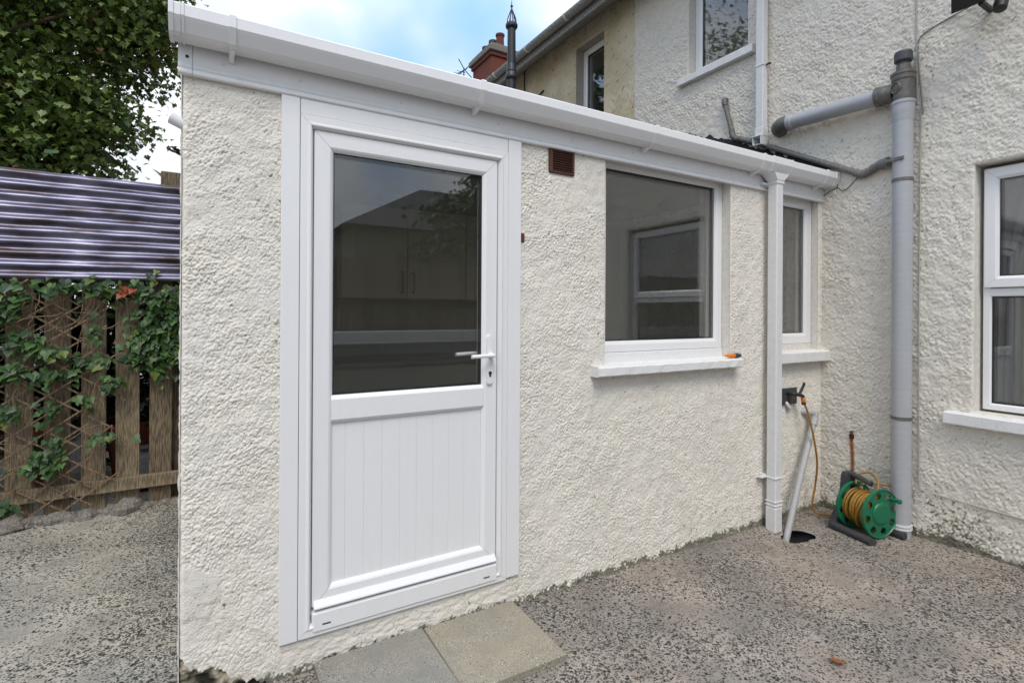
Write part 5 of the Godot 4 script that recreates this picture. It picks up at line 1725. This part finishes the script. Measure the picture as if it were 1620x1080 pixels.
# what the door and window glass mirrors: the boundary behind the camera
func behind_camera() -> void:
	var f := thing("boundary_fence", "tall dark board fence across the far side of the yard", "fence", Vector3(0, GY, 4.7))
	var m := MB.new()
	m.bbox(Vector3(-0.07, 0, -0.011), Vector3(0.07, 2.1, 0.011), 0.003)
	var mesh := m.mesh()
	for i in 60:
		var o := obj("board", mesh, M.wood if i % 3 else M.wood_dark, f)
		o.position = Vector3(-4.0 + i * 0.155, rng.randf_range(-0.02, 0.02), 0)
	for y in [0.3, 1.5]:
		bx(f, "rail", Vector3(-4.1, y, 0.012), Vector3(5.3, y + 0.08, 0.05), M.wood_dark, 0.003)
	var lw := thing("garden_wall", "low grey rendered wall with pale coping before the tall dark fence", "wall", Vector3(0, GY, 4.4))
	bx(lw, "wall", Vector3(-4.1, -0.05, -0.1), Vector3(3.6, 1.0, 0.12), M.stone, 0.004)
	for i in 9:
		bx(lw, "coping", Vector3(-4.1 + i * 0.856, 1.001, -0.14), Vector3(-4.1 + i * 0.856 + 0.85, 1.16, 0.16), M.sill, 0.01)
	var h := thing("house", "two-storey rendered house with hipped roof across the yard fence", "house", Vector3(10.2, GY - 0.45, 20.0))
	bx(h, "wall", Vector3(-6, 0, -3.5), Vector3(6, 4.9, 4), grained(lin(0.26, 0.23, 0.19), 0.95, 0.2, 1.5, 0.3, 0.03, 101), 0.0)
	var r := MB.new()
	var a := [Vector3(-6.5, 4.9, -4.0), Vector3(6.5, 4.9, -4.0), Vector3(6.5, 4.9, 4.5), Vector3(-6.5, 4.9, 4.5), Vector3(-2.2, 7.4, 0.2), Vector3(2.2, 7.4, 0.2)]
	r.quad(a[0], a[1], a[5], a[4], Vector3(0, 1, -1))
	r.quad(a[2], a[3], a[4], a[5], Vector3(0, 1, 1))
	r.flat(a[0], a[3], a[4], Vector3(-1, 1, 0))
	r.flat(a[1], a[2], a[5], Vector3(1, 1, 0))
	r.quad(a[0], a[1], a[2], a[3], Vector3.DOWN)
	obj("roof", r.mesh(), M.roof_far, h)
	for p in [[-4.5, 2.9], [-0.8, 2.9], [2.8, 2.9], [-4.5, 0.9], [2.8, 0.9]]:
		var w := bx(h, "window", Vector3(p[0], p[1], -3.56), Vector3(p[0] + 1.5, p[1] + 1.25, -3.501), M.wood_dark, 0.01)
		bx(w, "pane", Vector3(p[0] + 0.1, p[1] + 0.1, -3.57), Vector3(p[0] + 0.72, p[1] + 1.15, -3.561), mat(lin(0.02, 0.022, 0.025), 0.05), 0.0)
		bx(w, "pane", Vector3(p[0] + 0.78, p[1] + 0.1, -3.57), Vector3(p[0] + 1.4, p[1] + 1.15, -3.561), mat(lin(0.02, 0.022, 0.025), 0.05), 0.0)


# a broad-leaved tree: limbs, and leaves set in sprays round their ends
func tree(called: String, label: String, at: Vector3, trunk: float, blobs: Array, sprays: int, per: int, size: float, tones: Array, keep: Callable) -> void:
	var t := thing(called, label, "tree", at)
	var b := MB.new()
	b.tube(curve([Vector3(0, 0, 0), Vector3(0.05, trunk * 0.4, 0.03), Vector3(-0.03, trunk * 0.8, 0.0), Vector3(0.05, trunk * 1.3, 0.05)], 5), 0.2, 12, true, range(16).map(func(i): return 0.21 - 0.009 * i))
	obj("trunk", b.mesh(), M.wood_dark, t)
	var xf := []
	var cl := []
	var limbs := 0
	for i in sprays:
		var bl: Array = blobs[rng.randi() % blobs.size()]
		var d := Vector3(rng.randfn(), rng.randfn(), rng.randfn()).normalized() * pow(rng.randf(), 0.45)
		var c: Vector3 = bl[0] + d * bl[1]
		if not keep.call(at + c): continue
		if i % 9 == 0 and limbs < 40:
			limbs += 1
			var s := Vector3(0, trunk * rng.randf_range(0.75, 1.25), 0)
			var mid := s.lerp(c, 0.55) + Vector3(0, 0.25, 0)
			var lm := MB.new()
			var pts := curve([s, mid, c], 5)
			lm.tube(pts, 0.03, 7, true, range(pts.size()).map(func(k): return 0.055 - 0.0046 * k))
			obj("limb", lm.mesh(), M.wood_dark, t)
		var hue := rng.randf()
		for k in per:
			var off := Vector2(rng.randfn(0, 0.22), rng.randfn(0, 0.22))
			var p := c + Vector3(off.x, rng.randfn(0, 0.06) - off.length() * 0.35, off.y)
			var bs := Basis(Vector3.UP, rng.randf() * TAU) * Basis(Vector3.RIGHT, rng.randf_range(0.1, 1.2)) * Basis(Vector3(0, 0, 1), rng.randf_range(-0.5, 0.5))
			xf.append(Transform3D(bs.scaled(Vector3.ONE * rng.randf_range(0.65, 1.15)), p))
			var q := rng.randf_range(0.7, 1.3)
			var col: Color = tones[0].lerp(tones[1], clampf(hue + rng.randf_range(-0.3, 0.3), 0, 1)) * q
			if rng.randf() < 0.012: col = Color(0.16, 0.06, 0.03)
			cl.append(Color(col.r, col.g, col.b))
	multi("crown", leaf_mesh(maple(), size), leaf_material(Color(1, 1, 1)), xf, cl, t)

func trees() -> void:
	var all := func(_p: Vector3) -> bool: return true
	tree("maple_tree", "large dark green maple overhanging the fence at the passage", Vector3(-4.2, GY, -6.2), 2.6,
		[[Vector3(0.6, 5.4, 0.0), Vector3(2.6, 2.0, 1.6)], [Vector3(0.8, 4.6, 0.2), Vector3(1.9, 0.9, 1.1)], [Vector3(2.0, 4.9, 0.0), Vector3(1.5, 0.8, 0.9)], [Vector3(2.3, 5.6, 0.3), Vector3(1.3, 1.1, 1.0)], [Vector3(1.7, 3.75, 0.3), Vector3(1.35, 0.5, 0.7)], [Vector3(0.6, 3.6, 0.4), Vector3(1.5, 0.5, 0.8)], [Vector3(2.35, 3.9, 0.3), Vector3(0.75, 0.45, 0.5)], [Vector3(1.9, 3.3, 0.3), Vector3(1.1, 0.35, 0.5)], [Vector3(3.05, 5.1, 0.2), Vector3(0.7, 0.8, 0.5)], [Vector3(0.2, 7.6, 0.0), Vector3(2.4, 1.8, 2.0)]],
		1250, 34, 0.088, [Color(0.045, 0.09, 0.017), Color(0.155, 0.21, 0.045)], all)
	tree("garden_tree", "bushy green tree standing beyond the yard fence", Vector3(6.0, GY, 9.2), 2.0,
		[[Vector3(0, 3.2, 0), Vector3(2.3, 1.5, 1.6)], [Vector3(0.6, 4.4, 0), Vector3(1.9, 1.3, 1.4)]], 300, 40, 0.14, [Color(0.03, 0.06, 0.015), Color(0.06, 0.10, 0.02)], all)
	tree("garden_tree", "tall broad tree far behind the passage and the maple", Vector3(-7.5, GY, -15.0), 5.0,
		[[Vector3(0, 9.0, 0), Vector3(3.6, 4.2, 3.2)]], 260, 40, 0.3, [Color(0.03, 0.06, 0.015), Color(0.06, 0.10, 0.02)], all)
